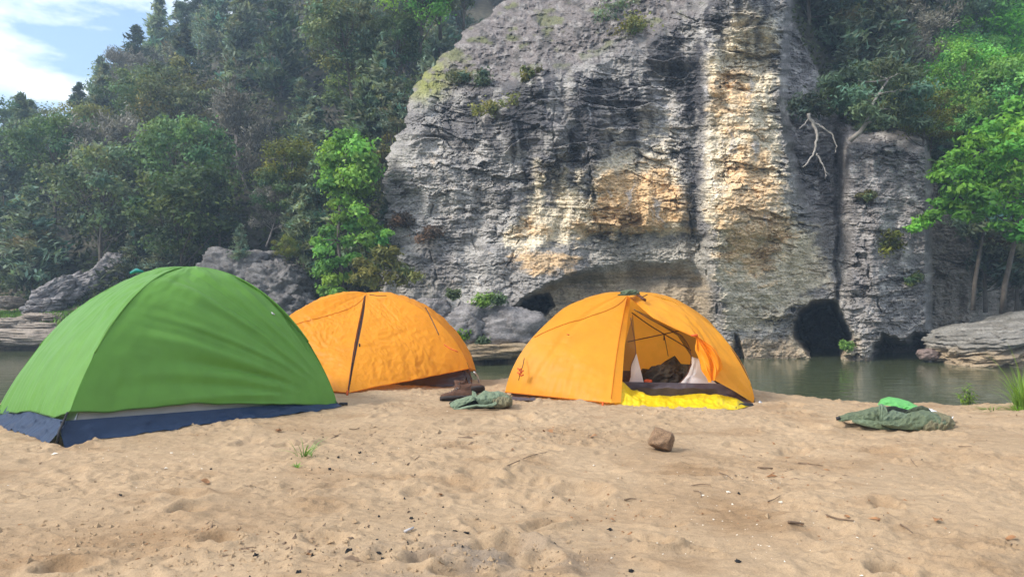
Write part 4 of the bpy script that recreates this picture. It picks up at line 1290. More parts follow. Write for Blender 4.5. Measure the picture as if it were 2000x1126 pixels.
M['white_nylon'] = m_fabric("white_nylon", (0.70, 0.68, 0.70), 0.3, 0.5, 0.0006, 0, 0.004)
M['yellow'] = m_fabric("yellow_nylon", (0.74, 0.55, 0.010), 0.15, 0.4, 0.0006, 0, 0.006, 0.45)
M['black'] = m_simple("black_webbing", (0.018, 0.018, 0.02), 0.6, .2)
M['pole'] = m_simple("dark_pole", (0.085, 0.03, 0.014), 0.4, .1)
M['steel'] = m_simple("grey_alloy", (0.35, 0.35, 0.37), 0.4, .1, metal=.6)
M['red'] = m_simple("orange_red_cord", (0.62, 0.10, 0.02), 0.6, .2)
M['teal'] = m_simple("teal_plastic", (0.02, 0.22, 0.19), 0.5, .1)

def tub_strip(corners, h, parent, mat, seed, out=0.05, inset=0.03, name='tub_floor', closed=True, hts=None):
    """low bathtub wall round a rectangular floor, rumpled where it meets the sand"""
    mb = MB()
    n = len(corners)
    cen = np.mean(np.array(corners)[:, :2], 0)
    for i in range(n if closed else n - 1):
        a, b = np.array(corners[i][:2]), np.array(corners[(i + 1) % n][:2])
        t = np.linspace(0, 1, 90)
        base = a + (b - a) * t[:, None]
        nd = np.array([(b - a)[1], -(b - a)[0]]); nd /= np.linalg.norm(nd)
        if np.dot(nd, base[45] - cen) < 0: nd = -nd
        k = np.linspace(0, 1, 16)
        L = np.linalg.norm(b - a)
        bell = np.sin(np.pi * t) ** .4
        T, K = np.meshgrid(t, k, indexing='ij')
        hh = h if hts is None else lerp(hts[i], hts[(i + 1) % n], T)
        off = out * (1 - K) ** 1.6 - inset * K + .022 * fbm(T * L * 5 + seed, K * 1.2, 3, seed + i) * np.sin(np.pi * np.clip(K * .8 + .1, 0, 1)) + .03 * bell[:, None] * fbm(T * L * 3.2, 0.3 * K, 2, seed + 5 + i) * (1 - K)
        xy = base[:, None] + nd * off[..., None]
        gzz = np.array([[gz(*xy[r, 0])] for r in range(len(t))])
        z = gzz * (1 - K) - .006 * (1 - K) + K * hh + .012 * (1 - K) ** 2 * (1 + fbm(T * L * 7, K * 0, 2, seed + 8)) 
        mb.grid(np.concatenate([xy, z[..., None]], -1))
    c = np.array([[*c_[:2], .012 + gz(c_[0], c_[1])] for c_ in corners])
    mb.add(c, [list(range(4))])
    return mb.build(name, mat, parent)

# ---------------------------------------------------------------- green dome tent
def gpole(c_, cen, H, s):
    return pole_xyz(c_, cen, H, s, 0.75)
def gs_of_z(z, H):
    return s_of_z(z, H, 0.75)
def green_tent():
    A = np.array(GM(120, 868)); B = np.array(GM(660, 794))
    ab = (B - A)[:2]; L = np.linalg.norm(ab); e = ab / L
    d = np.array([-e[1], e[0]])
    Wd = 1.52
    Cc = np.array([*(A[:2] + d * Wd), 0]); Dd = np.array([*(B[:2] + d * Wd), 0])
    cen = (A + Dd) / 2
    H = 1.262
    cen[:2] += e * 0.20 + d * 0.14
    root = thing('green_tent', 'green dome tent with blue tub floor, closed, at the left', 'tent', (cen[0], cen[1], 0))
    def panel(c0, c1, hem, wr, seed, name='fly_panel', inset=0.0, mat='fly_green', top=1.0):
        t = np.linspace(0, 1, 150); k = np.linspace(0, 1, 130)
        T, K = np.meshgrid(t, k, indexing='ij')
        s0 = gs_of_z(hem(T), H)
        S = s0 + (top - s0) * K
        i0 = c0 + np.array([*(cen[:2] - c0[:2]) * inset, 0]); i1 = c1 + np.array([*(cen[:2] - c1[:2]) * inset, 0])
        Hh = H * (1 - inset * .6)
        Q = gpole(i0, cen, Hh, S) * (1 - T)[..., None] + gpole(i1, cen, Hh, S) * T[..., None]
        n = surf_normals(Q)
        if n[75, 20] @ np.array([*(Q[75, 20, :2] - cen[:2]), .3]) < 0: n = -n
        belly = 0.035 * np.sin(np.pi * T) * np.sin(np.pi * np.clip(S, 0, 1)) ** .7
        Q = Q + n * (wr(T, S, Q) + belly)[..., None]
        mb = MB(); mb.grid(Q); o = mb.build(name, M[mat], root)
        MB().tube(Q[::3, 0], .006, 5, (.55, .55, .55)).build('hem', M[mat], root)
        return o, Q
    def folds(T, S, Q):
        a = np.linalg.norm(Q[..., :2] - B[:2], axis=-1); b = Q[..., 2]
        phi = np.arctan2(b - 0.02, a + .06)
        dist = np.hypot(a, b)
        bend = phi + 0.20 * np.clip(dist - .6, 0, 2) * .5
        w = vn(bend * 10.0 + .3, dist * .35, 801) * 1.0 + .65 * vn(bend * 19 + 2, dist * .6, 802)
        w = np.sign(w) * np.abs(w) ** 1.25
        env = sm(0.15, .9, dist) * (1 - .75 * sm(1.3, 2.3, dist)) * (1 - sm(.62, .95, S)) * (.25 + .75 * sm(0.0, .28, T))
        hemw = .006 * vn(T * 26, S * 5, 803) * (1 - sm(.05, .25, S))
        w = .75 * w + .45 * (np.abs(vn(bend * 13 + 5, dist * .5, 806)) * 2.2 - .8)
        return .036 * w * env + hemw + .010 * fbm(T * 4, S * 4, 3, 804) * (1 - sm(.8, 1, S))
    def left_w(T, S, Q):
        w = .012 * fbm(T * 3, S * 4, 3, 811) + .010 * ridged(T * 5 + S * 2, S * 3 - T, 2, 812) * (1 - sm(.4, .8, S)) * .6
        return w + .008 * vn(T * 22, S * 3, 813) * (1 - sm(.05, .3, S))
    def plain(T, S, Q):
        return .010 * fbm(T * 3, S * 4, 3, 821)
    hemAB = lambda T: np.interp(T, [0, .12, .4, .7, 1], [.215, .19, .185, .11, .035]) + .006 * vn(T * 13, 0, 5)
    hemAC = lambda T: np.interp(T, [0, .15, .5, 1], [.215, .155, .15, .05]) + .008 * vn(T * 11, 2, 6)
    hemP = lambda T: .12 + 0 * T
    o, QF = panel(A, B, hemAB, folds, 1)
    panel(A, Cc, hemAC, left_w, 2)
    panel(Cc, Dd, hemP, plain, 3)
    panel(B, Dd, lambda T: np.interp(T, [0, .4, 1], [.035, .1, .1]), plain, 4)
    # inner tent shows as a pale strip under the raised hem
    i_mb = MB()
    for c0, c1 in ((A, B), (A, Cc), (Cc, Dd), (B, Dd)):
        t = np.linspace(0, 1, 40); k = np.linspace(0, .97, 30)
        T, K = np.meshgrid(t, k, indexing='ij')
        i0 = c0 + np.array([*(cen[:2] - c0[:2]) * .06, 0]); i1 = c1 + np.array([*(cen[:2] - c1[:2]) * .06, 0])
        i_mb.grid(gpole(i0, cen, H * .90, K) * (1 - T)[..., None] + gpole(i1, cen, H * .90, K) * T[..., None])
    i_mb.build('inner_tent', M['mesh_grey'], root)
    tub_strip([A, B, Dd, Cc], .155, root, M['tub_blue'], 31, .07, hts=(.16, .07, .12, .13))
    for c0, c1 in ((A, Dd), (B, Cc)):
        s = np.linspace(0, 1, 40)
        p = np.concatenate([gpole(c0, cen, H, s), gpole(c1, cen, H, s)[::-1][1:]])
        p = p + (np.array([*cen[:2], .3]) - p) * .055
        MB().tube(p, .006, 6).build('tent_pole', M['steel'], root)
        # taped seam over the pole
        q = p - (np.array([*cen[:2], .3]) - p) * .0582; q[:, 2] += .003
        sm_ = slice(8, -8)
        MB().tube(q[sm_], .007, 6).build('seam', M['fly_green'], root)
    # corner straps with clips
    for c0, top in ((A, .215), (B, .045), (Cc, .1)):
        pp = gpole(c0, cen, H, np.array([gs_of_z(np.array(top), H)]))[0]
        out = (c0[:2] - cen[:2]); out /= np.linalg.norm(out)
        g0 = np.array([c0[0] + out[0] * .05, c0[1] + out[1] * .05, gz(c0[0], c0[1]) + .012])
        o_ = np.array([out[0], out[1], 0])
        mb = MB().tube([pp + o_ * .02, (pp + g0) / 2 + o_ * .035, g0], (.008, .009, .010), 6)
        mb.tube([g0, g0 + o_ * .05 + np.array([-.05, 0, .004]), g0 + o_ * .06 + np.array([-.12, -.01, -.002])], (.008, .007, .005), 6)
        mb.tube([g0 + np.array([-.03, 0, .006]), g0 + np.array([.035, 0, .006])], .014, 8)
        mb.build('corner_strap', M['black'], root)
    # little teal clip on the top of the far pole
    sp = gpole(Cc, cen, H, np.array([.70]))[0]
    mb = MB().tube([sp + np.array([-.05, -.02, .03]), sp + np.array([.0, -.02, .055]), sp + np.array([.06, -.02, .045])], (.012, .02, .008), 8)
    mb.build('pole_clip', M['teal'], root)
    # guy loop on the right edge
    gp_ = QF[134, 45]
    MB().tube([gp_ + np.array([-.012, -.01, .01]), gp_ + np.array([.0, -.02, 0]), gp_ + np.array([.014, -.01, -.008])], .006, 6).build('guy_loop', M['white_nylon'], root)
    return root
green_tent()

# ---------------------------------------------------------------- orange tents
def orange_tent(label, L, R, F, depth, H, mode, seed, fabric):
    L, R, F = (np.asarray(q, float) for q in (L, R, F))
    e = (R - L)[:2]; e /= np.linalg.norm(e)
    d = np.array([-e[1], e[0]])
    L2 = np.array([*(L[:2] + d * depth), L[2]]); R2 = np.array([*(R[:2] + d * depth), R[2]])
    cen = np.array([*((L + R2) / 2)[:2], 0])
    root = thing('orange_tent', label, 'tent', (cen[0], cen[1], 0), 'orange dome tents on the beach')
    fab = M[fabric]
    front_mid = (L + R) / 2
    Tp = np.array([*(lerp(front_mid[:2], cen[:2], .86)), H * (1 - .14 ** 2) ** .6 - .012])
    crump = 1.0 if mode == 'closed' else 0.25
    def wr(T, S, Q, sd):
        x = Q[..., 0] * .8 + Q[..., 1] * .6; z = Q[..., 2]
        w = .010 * fbm(x * 2.2 + sd, z * 2.5, 3, 900 + sd)
        wx = x + .12 * vn(x * 3, z * 3, 905 + sd)
        w = w + crump * (.008 * ridged(wx * 5 + z * 2, z * 6 - x * 2, 2, 910 + sd) + .0075 * ridged(wx * 12 + z * 5, z * 14 - x * 5, 3, 915 + sd)) * (1 - sm(.75, 1, S))
        w = w + .007 * vn(T * 17 + sd, S * 4, 920 + sd) * (1 - sm(.05, .3, S))
        return w
    def sheet(fa, fb, name, sd, nT=120, nS=110, belly=.03, keepT=1.0, extra=None):
        T, S = np.meshgrid(np.linspace(0, keepT, nT), np.linspace(0, 1, nS), indexing='ij')
        Q = fa(S) * (1 - T)[..., None] + fb(S) * T[..., None]
        n = surf_normals(Q)
        if n[nT // 2, nS // 3] @ np.array([*(Q[nT // 2, nS // 3, :2] - cen[:2]), .3]) < 0: n = -n
        pin = np.sin(np.pi * np.clip(T, .02, .98)) ** .5
        w = wr(T, S, Q, sd) * pin + belly * np.sin(np.pi * T) * np.sin(np.pi * S) ** .7
        if extra is not None: w = w + extra(T, S, Q)
        Q = Q + n * w[..., None]
        mb = MB(); mb.grid(Q); o = mb.build(name, fab, root)
        MB().tube(Q[::3, 0], .006, 5, (.8, .62, .5)).build('hem', fab, root)
        return o, Q
    hz = .05
    def pole(c_, z_=hz):
        s0 = float(s_of_z(np.array(z_), H))
        return lambda S: pole_xyz(c_, cen, H, s0 + (1 - s0) * S)
    sheet(pole(L), pole(L2), 'fly_panel', 1 + seed)
    zR = .20 if mode == 'closed' else hz
    sheet(pole(R, zR), pole(R2), 'fly_panel', 2 + seed)
    sheet(pole(L2), pole(R2), 'fly_panel', 3 + seed, belly=.01)
    def ridge(S, dx=0.0):
        p = F + (Tp - F) * S[..., None]
        p = p + np.array([0, 0, 1]) * (.03 * np.sin(np.pi * S))[..., None]
        return p + np.array([*(e * dx), 0]) * (np.sin(np.pi * np.clip(S, 0, 1)))[..., None]
    def crease(T, S, Q):
        # faint seam running from the peak to the left corner region
        return -.010 * np.exp(-((T - .30) / .05) ** 2) * np.sin(np.pi * S) ** .5
    # shift of the fly's hem where the front stake pulls it
    _, QL = sheet(pole(L), lambda S: ridge(S, -.012), 'vestibule_panel', 4 + seed, 150, 130, .0 if mode == 'open' else -.035, extra=crease)
    def zedge(S, a):
        return ridge(S) + np.array([*e, 0]) * (a * (.35 + np.sin(np.pi * np.clip(S, 0, 1) ** 1.8)))[..., None]
    ij = [(int(a * 149), int(b * 129)) for a, b in zip(np.linspace(.80, .02, 40), np.linspace(.97, .22, 40))]
    MB().tube(np.array([QL[a, b] for a, b in ij]) + np.array([0, -.003, .002]), .0035, 5, (.8, .65, .5)).build('seam', fab, root)
    MB().tube(QL[-2, 4:-3:4] + np.array([0, -.004, 0]), .005, 5, (.85, .7, .5)).build('seam', fab, root)
    if mode == 'closed':
        sheet(pole(R, zR), lambda S: zedge(S, .022), 'vestibule_panel', 5 + seed, 150, 130, -.02)
        # second edge of the open zip and a dark strip added as the shade in its gap
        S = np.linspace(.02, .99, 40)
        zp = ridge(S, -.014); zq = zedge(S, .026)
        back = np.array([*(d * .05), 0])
        mb = MB(); mb.grid(np.stack([zp + back, zq + back + np.array([*(e * .03), 0])], 1)); mb.build('zip_gap_shade', M['tub_brown'], root)
        MB().tube(zp + np.array([*(-d * .004), 0]), .006, 6).build('zip', M['black'], root)
        k_ = ridge(np.array([.42]), .03)[0]
        MB().tube([k_ + np.array([.012, -.012, .02]), k_ + np.array([.014, -.016, -.02])], .008, 6).build('zip_pull', M['black'], root)
    # floor
    ins = .06
    cs = [np.array([*(lerp(c_[:2], cen[:2], ins)), 0]) for c_ in (L, R, R2, L2)]
    tub_strip(cs, .17, root, M['tub_brown'], 40 + seed, .04)
    for c0, c1 in ((L, R2), (R, L2)):
        s = np.linspace(0, 1, 40)
        p = np.concatenate([pole_xyz(c0, cen, H, s), pole_xyz(c1, cen, H, s)[::-1][1:]])
        p[:, 2] -= .014
        MB().tube(p, .0055, 6).build('tent_pole', M['pole'], root)
    return root, dict(L=L, R=R, F=F, L2=L2, R2=R2, cen=cen, e=e, d=d, Tp=Tp, H=H, ridge=ridge)

cY = (-1.73, 8.9)
t2, k2 = orange_tent('crinkled orange tent with zipped front behind the green tent', (-3.03, 8.26, 0), (-.44, 8.32, -.02), (*GS(680, 767)[:2], .03), 1.25, 1.05, 'closed', 10, 'fly_crinkled')
F3 = GM(1194, 793); F3[2] += .03
t3, k3 = orange_tent('orange tent with its right door tied open and yellow sheet in front', (-.07, 7.46, 0), (2.29, 7.02, -.03), F3, 1.25, 1.05, 'open', 20, 'fly_orange')

def ribbon(pts_a, pts_b, mat, name, parent, n=12):
    a = np.asarray(pts_a, float); b = np.asarray(pts_b, float)
    t = np.linspace(0, 1, n)[None, :, None]
    mb = MB(); mb.grid(a[:, None] * (1 - t) + b[:, None] * t)
    return mb.build(name, mat, parent)

def resamp(p, n):
    p = np.asarray(p, float)
    s = np.concatenate([[0], np.cumsum(np.linalg.norm(np.diff(p, axis=0), axis=1))])
    t = np.linspace(0, s[-1], n)
    q = np.stack([np.interp(t, s, p[:, k]) for k in range(3)], -1)
    for _ in range(2):
        q[1:-1] = (q[:-2] + 2 * q[1:-1] + q[2:]) / 4
    return q

def open_tent_details():
    k = k3; root = t3; H = k['H']; cen = k['cen']
    # storm flap along the front ridge, turned inwards
    S = np.linspace(0, .99, 40)
    a = k['ridge'](S, -.012)
    b = a + np.array([*(k['e'] * .085), 0]) + np.array([*(k['d'] * .05), 0]) * 1.0
    b[:, 0] -= .05 * S
    ribbon(a, b, M['fly_orange'], 'storm_flap', root, 8)
    # right door sheet tied back
    def E(Sv):
        pts_ = [(0.0, P(1472, 786, 7.0)), (.10, P(1436, 764, 6.93)), (.24, P(1388, 738, 6.92)), (.36, P(1374, 705, 6.95)), (.47, P(1366, 678, 6.98)), (.60, P(1357, 656, 7.0)), (.74, P(1322, 641, 7.06)), (.88, P(1275, 618, 7.2)), (1.0, tuple(k['Tp']))]
        return np.stack([np.interp(Sv, [q[0] for q in pts_], [q[1][j] for q in pts_]) for j in range(3)], -1)
    nT, nS = 70, 150
    T, Sg = np.meshgrid(np.linspace(0, 1, nT), np.linspace(0, 1, nS), indexing='ij')
    s0 = float(s_of_z(np.array(.05), H))
    PR = pole_xyz(k['R'], cen, H, s0 + (1 - s0) * Sg)
    Q = PR * (1 - T)[..., None] + E(Sg) * T[..., None]
    n = surf_normals(Q)
    if n[20, 60] @ np.array([0, -1, .3]) < 0: n = -n
    gather = sm(.12, .3, Sg) * (1 - sm(.56, .64, Sg))
    w = gather * T ** 1.5 * .030 * (vn(T * 7 + Sg * 4, Sg * 2.2, 951) + .6 * vn(T * 15, Sg * 4, 952)) + .010 * fbm(T * 2, Sg * 5, 3, 953)
    Q = Q + n * (w + .03 * np.sin(np.pi * T) * np.sin(np.pi * Sg))[..., None]
    mb = MB(); mb.grid(Q); mb.build('door_panel', M['fly_orange'], root)
    # bunched door cloth hanging from the toggle
    mb = MB()
    h = np.linspace(0, 1, 60); w_ = np.linspace(-1, 1, 50)
    Hh, Ww = np.meshgrid(h, w_, indexing='ij')
    wid = .012 + .085 * sm(0, .35, Hh) * (1 - .75 * sm(.7, 1.0, Hh))
    top, bot = np.array(P(1358, 655, 6.93)), np.array(P(1390, 742, 6.86))
    c_ = top + (bot - top) * Hh[..., None] + np.array([.06, 0, 0]) * np.sin(np.pi * Hh)[..., None]
    fold = .030 * np.sin(Ww * 7 + 3 * Hh) * sm(0, .4, Hh) + .018 * np.sin(Ww * 15 - 5 * Hh)
    mb.grid(c_ + np.stack([Ww * wid + .02 * fold, -.03 * (1 - Ww ** 2) + fold, .02 * Ww * Hh], -1))
    mb.build('door_bunch', M['fly_orange'], root)
    MB().tube([np.array(P(1350, 655, 6.9)), np.array(P(1363, 654, 6.88))], .010, 8).build('toggle', M['red'], root)
    # hem cord along the open edge
    Sx = np.linspace(.6, 1, 30)
    MB().tube(E(Sx) + np.array([0, -.004, -.006]), .007, 6).build('door_hem', M['fly_orange'], root)
    # inner tent seen through the doorway
    def flat(poly, Y, name, mat, bulge=0.0):
        pts_ = [np.array(P(u, v, Y if np.isscalar(Y) else Y[i])) for i, (u, v) in enumerate(poly)]
        c = np.mean(pts_, 0) + np.array([0, -bulge, 0])
        mb = MB()
        rings = [c + (np.array(pts_) - c) * f for f in (0.001, .35, .7, 1.0)]
        mb.grid(np.array(rings).transpose(0, 1, 2), None, None, True)
        return mb.build(name, mat, root)
    flat([(1236, 612), (1240, 655), (1243, 690), (1231, 715), (1232, 735), (1224, 757), (1212, 757), (1216, 690)], 7.32, 'mesh_panel', M['mesh_brown'])
    flat([(1243, 690), (1252, 725), (1260, 758), (1222, 760), (1232, 735), (1232, 712)], 7.34, 'inner_wall', M['white_nylon'], .01)
    flat([(1238, 604), (1275, 618), (1322, 640), (1358, 655), (1372, 690), (1374, 702), (1350, 696), (1346, 675), (1333, 655), (1310, 642), (1275, 625)], 7.28, 'mesh_panel', M['mesh_brown'])
    flat([(1351, 696), (1376, 703), (1390, 740), (1412, 760), (1300, 759), (1325, 750), (1343, 730), (1351, 712)], 7.3, 'inner_wall', M['white_nylon'], .02)
    arc = [(1238, 604), (1275, 626), (1310, 643), (1333, 656), (1346, 676), (1351, 700), (1345, 728), (1327, 749), (1298, 759)]
    MB().tube(resamp([P(u, v, 7.27) for u, v in arc], 40), .005, 6).build('door_zip', M['pole'], root)
    MB().tube(resamp([P(u, v, 7.31) for u, v in [(1231, 620), (1238, 655), (1243, 690), (1231, 714), (1232, 735), (1223, 757)]], 24), .004, 6).build('door_zip', M['pole'], root)
    for pts_, r in (([(1226, 667), (1297, 652), (1345, 641)], .0065), ([(1234, 610), (1270, 636), (1297, 652), (1325, 668), (1350, 684)], .0065), ([(1297, 652), (1305, 695)], .004), ([(1297, 652), (1297, 664)], .008)):
        MB().tube(resamp([P(u, v, 8.16) for u, v in pts_], 16), r, 6).build('inner_pole', M['pole'], root)
    # dark sill of the tub across the doorway
    a = [np.array(P(u, v, 7.16 - .0006 * (u - 1215))) for u, v in ((1206, 757), (1300, 758), (1390, 758), (1430, 770), (1468, 786))]
    b = [GS(1206, 778), GS(1300, 782), GS(1390, 785), GS(1440, 789), GS(1474, 791)]
    ribbon(resamp(a, 50) + .006 * np.stack([0 * np.arange(50), np.sin(np.arange(50) * 1.1), np.cos(np.arange(50) * .7)], -1), resamp(b, 50), M['tub_brown'], 'door_sill', root)
    # guy line with tensioner on the left panel
    gl = [P(1024, 699, 7.42), P(1021, 715, 7.33), P(1016, 728, 7.30), P(1013, 742, 7.30)]
    MB().tube(resamp(gl, 12), .004, 5).build('guy_line', M['pole'], root)
    mb = MB()
    for j in range(4):
        q = np.array(P(1015 + 3 * (j % 2), 721 + 4 * j, 7.28))
        mb.tube([q + np.array([-.022, 0, .012]), q + np.array([.0, -.012, .0]), q + np.array([.022, 0, .008])], .008, 6)
    mb.build('line_tensioner', M['red'], root)
    for (u, v) in ((1092, 627), (1109, 653)):
        q = np.array(P(u, v, 7.40 if u > 1100 else 7.62))
        MB().tube([q + np.array([-.012, -.02, .004]), q + np.array([.014, -.02, -.002])], .006, 6).build('guy_loop', M['red'], root)
    sp_ = [np.array(P(u, v, Y)) + np.array([0, -.012, .004]) for u, v, Y in ((1205, 594, 7.55), (1150, 622, 7.45), (1095, 652, 7.36), (1045, 682, 7.33), (1022, 698, 7.36))]
    # front stake
    q = F3 + np.array([-.08, -.02, -.02])
    MB().tube([q + np.array([0, 0, .03]), q + np.array([-.005, -.03, -.02])], (.010, .008), 8).build('tent_stake', M['red'], root)
    # right corner buckle
    q = k['R'] + np.array([.03, -.03, .05])
    MB().tube([q, q + np.array([.05, -.01, -.045])], (.016, .010), 8).build('corner_buckle', M['steel'], root)
open_tent_details()

def closed_tent_details():
    k = k2; root = t2
    # dark cord seams on the right end and a white guy line
    pts_ = [P(832, 600, 8.5), P(845, 625, 8.42), P(858, 653, 8.30)]
    MB().tube(resamp(pts_, 10) + np.array([0, -.05, 0]), .006, 5).build('guy_line', M['pole'], root)
    pts_ = [P(868, 672, 8.26), P(880, 680, 8.22), P(895, 686, 8.2)]
    MB().tube(resamp(pts_, 10) + np.array([0, -.04, 0]), .006, 5).build('guy_line', M['red'], root)
    p0 = np.array(P(926, 726, 8.3)); p1 = GS(936, 747)
    MB().tube(resamp([p0, (p0 + p1) / 2 + np.array([.01, 0, .02]), p1], 8), .010, 6).build('corner_strap', M['white_nylon'], root)
    q = k['F'] + np.array([-.0, -.03, .0])
    MB().tube([q + np.array([0, 0, .03]), q + np.array([0, -.02, -.03])], .010, 8).build('tent_stake', M['red'], root)
    # clip on the ridge
    q = np.array(P(735, 577, 8.7))
    MB().tube([q + np.array([-.08, 0, .012]), q, q + np.array([.12, 0, .0])], .005, 6).build('ridge_cord', M['pole'], root)
closed_tent_details()

# ================================================================== THINGS ON THE BEACH
# olive cap and red strap lying on top of the open tent
def crumple(name, label, cat, cen, radii, seed, mat, tilt=0.0, amp=.25, power=2.3, group=None, flatb=True, n=(90, 60), parent=None, sharp=1.0, root=None):
    th = np.linspace(0, 2 * np.pi, n[0], endpoint=False)
    ph = np.linspace(-np.pi / 2, np.pi / 2, n[1])
    PH, TH = np.meshgrid(ph, th, indexing='ij')
    d = np.stack([np.cos(PH) * np.cos(TH), np.cos(PH) * np.sin(TH), np.sin(PH)], -1)
    k = (np.abs(d) ** power).sum(-1) ** (-1 / power)
    p = d * k[..., None]
    f = ridged(p[..., 0] * 1.5 + seed, p[..., 1] * 1.5 + p[..., 2] * 1.4, 4, seed) * .5 + .5 * fbm(p[..., 0] * 2.1 - p[..., 2], p[..., 1] * 2.3 + seed, 4, seed + 2)
    p = p * (1 + amp * f)[..., None] * np.array(radii)
    c, s = math.cos(tilt), math.sin(tilt)
    x, y = p[..., 0] * c - p[..., 1] * s, p[..., 0] * s + p[..., 1] * c
    p = np.stack([x, y, np.maximum(p[..., 2], -radii[2] * .55) if flatb else p[..., 2]], -1) + np.array(cen)
    mb = MB(); mb.grid(p, None, None, True)
    o = mb.build(name, mat, root)
    if root is None: tag(o, label, cat, group)
    return o

M['olive'] = m_fabric("olive_cloth", (0.115, 0.145, 0.085), 0.05, 0.75, 0.0012, 0, 0.012)
M['olive_dark'] = m_fabric("dark_fill_cloth", (0.015, 0.018, 0.014), 0.0, 0.8)  # near-black stand-in for the shade inside the cloth heaps
M['sage'] = m_fabric("sage_cloth", (0.165, 0.215, 0.14), 0.05, 0.7, 0.0012, 0, 0.010)
M['lime'] = m_fabric("bright_green_cloth", (0.16, 0.50, 0.14), 0.2, 0.5, 0.0008, 0, 0.008)
M['white'] = m_fabric("white_cloth", (0.78, 0.79, 0.80), 0.2, 0.6)
M['camo'] = m_fabric("dark_brown_cloth", (0.022, 0.016, 0.009), 0.0, 0.8, 0.002, 0, 0.02)
M['boot'] = m_simple("brown_suede", (0.088, 0.043, 0.026), 0.8, .35, 40, .003)
M['sole'] = m_simple("dark_rubber", (0.035, 0.029, 0.027), 0.7, .25, 30)
M['lace'] = m_simple("grey_lace", (0.20, 0.15, 0.13), 0.8, .2)
M['mudbrown'] = m_fabric("sandy_wet_cloth", (0.17, 0.155, 0.09), 0.0, 0.85, 0.002, 0, 0.012)

cap = thing('sun_hat', 'small crumpled olive hat lying on the peak of the open orange tent', 'hat', P(1232, 572, 7.62))
crumple('crown', None, None, np.array(P(1231, 573, 7.60)), (.085, .07, .032), 5, M['olive'], .2, .3, root=cap)
crumple('brim', None, None, np.array(P(1219, 576, 7.56)), (.05, .06, .010), 6, M['olive'], .2, .3, root=cap)
strap = MB()
strap.tube(resamp([P(1240, 573, 7.56), P(1250, 579, 7.50), P(1261, 587, 7.44)], 12), .009, 6)
strap.tube(resamp([P(1248, 575, 7.52), P(1254, 580, 7.47), P(1264, 575, 7.52)], 12), .005, 6)
strap.tube([P(1252, 581, 7.45), P(1261, 586, 7.42)], .014, 6)
tag(strap.build('cord', M['pole']), 'dark red brown strap lying beside the hat on the tent peak', 'strap')

# gear inside the open tent
pk = thing('camp_pack', 'dark brown pack and bedding heaped inside the open orange tent', 'pack', P(1300, 756, 7.9))
def heap():
    xs = np.linspace(1246, 1360, 80)
    k = np.linspace(0, 1, 40)
    U, K = np.meshgrid(xs, k, indexing='ij')
    topv = pl(U, [(1246, 735), (1254, 719), (1275, 721), (1284, 716), (1300, 704), (1318, 694), (1330, 710), (1345, 711), (1360, 708)])
    vv = 762 + (topv - 762) * np.sin(np.pi / 2 * np.clip(K * 1.0, 0, 1))
    Y = 7.55 + .35 * K ** 1.5 + .05 * fbm(U / 18, vv / 16, 3, 77)
    mb = MB(); mb.grid(PV(U, vv, Y)); mb.build('bedding', M['camo'], pk)
    crumple('pack_pocket', None, None, np.array(P(1296, 738, 7.52)), (.17, .1, .11), 9, m_fabric("brown_cloth", (0.035, 0.024, 0.014), 0, .8, .002, 0, .015), .1, .3, root=pk)
    crumple('orange_pouch', None, None, np.array(P(1266, 748, 7.42)), (.035, .03, .035), 12, M['red'], .1, .15, 5, root=pk)
heap()

# yellow sheet before the open tent
def yellow_sheet():
    n1, n2 = 170, 60
    A = np.linspace(0, 1, n1); K = np.linspace(0, 1, n2)
    Ag, Kg = np.meshgrid(A, K, indexing='ij')
    u = lerp(1199, 1468, Ag)
    near_v = pl(u, [(1195, 789), (1215, 793), (1260, 796), (1330, 799), (1400, 803), (1440, 800), (1470, 792)]) + 2.0 * fbm(u / 22, 0 * u, 3, 31)
    far_v = pl(u, [(1195, 782), (1230, 778), (1300, 780), (1400, 783), (1470, 788)])
    P0 = np.array([[GM(u[i, 0], near_v[i, 0]) for i in range(n1)]])[0]
    P1 = np.array([[GM(u[i, 0], far_v[i, 0]) for i in range(n1)]])[0]
    base = P0[:, None] * (1 - Kg)[..., None] + P1[:, None] * Kg[..., None]
    top_v = pl(u[:, 0], [(1199, 764), (1203, 751), (1212, 746), (1221, 751), (1236, 763), (1265, 770), (1310, 773), (1350, 771), (1375, 770), (1410, 771), (1440, 778), (1462, 789), (1470, 791)])
    hgt = np.array([P(u[i, 0], top_v[i], P1[i, 1])[2] - P1[i, 2] for i in range(n1)])
    prof = sm(0, .75, Kg) ** .8
    wv = .016 * fbm(Ag * 11 + 1.6 * Kg, Kg * 2.2 - Ag * 4, 3, 41) + .026 * ridged(Ag * 5 + Kg * 1.4, Kg * 1.6 - Ag * 4, 3, 42) * np.sin(np.pi * Kg)
    base[..., 2] += hgt[:, None] * prof + wv * sm(0, .15, Kg) * (hgt[:, None] > .0) * np.clip(hgt[:, None] / .08, .2, 1) + .006
    base[..., 1] += .02 * fbm(Ag * 10, Kg * 3, 2, 43) * Kg
    r = thing('yellow_sheet', 'bright yellow nylon sheet bunched in front of the open tent door', 'sheet', tuple(P0[80]))
    mb = MB(); mb.grid(base); mb.build('cloth', M['yellow'], r)
    e = resamp([GS(1436, 798) + [0, -.01, .015], GS(1446, 793) + [0, -.01, .035], GS(1456, 793) + [0, 0, .03], GS(1470, 791) + [0, 0, .02]], 20)
    ribbon(e, e + np.array([.01, -.015, -.028]), M['black'], 'edging', r)
yellow_sheet()

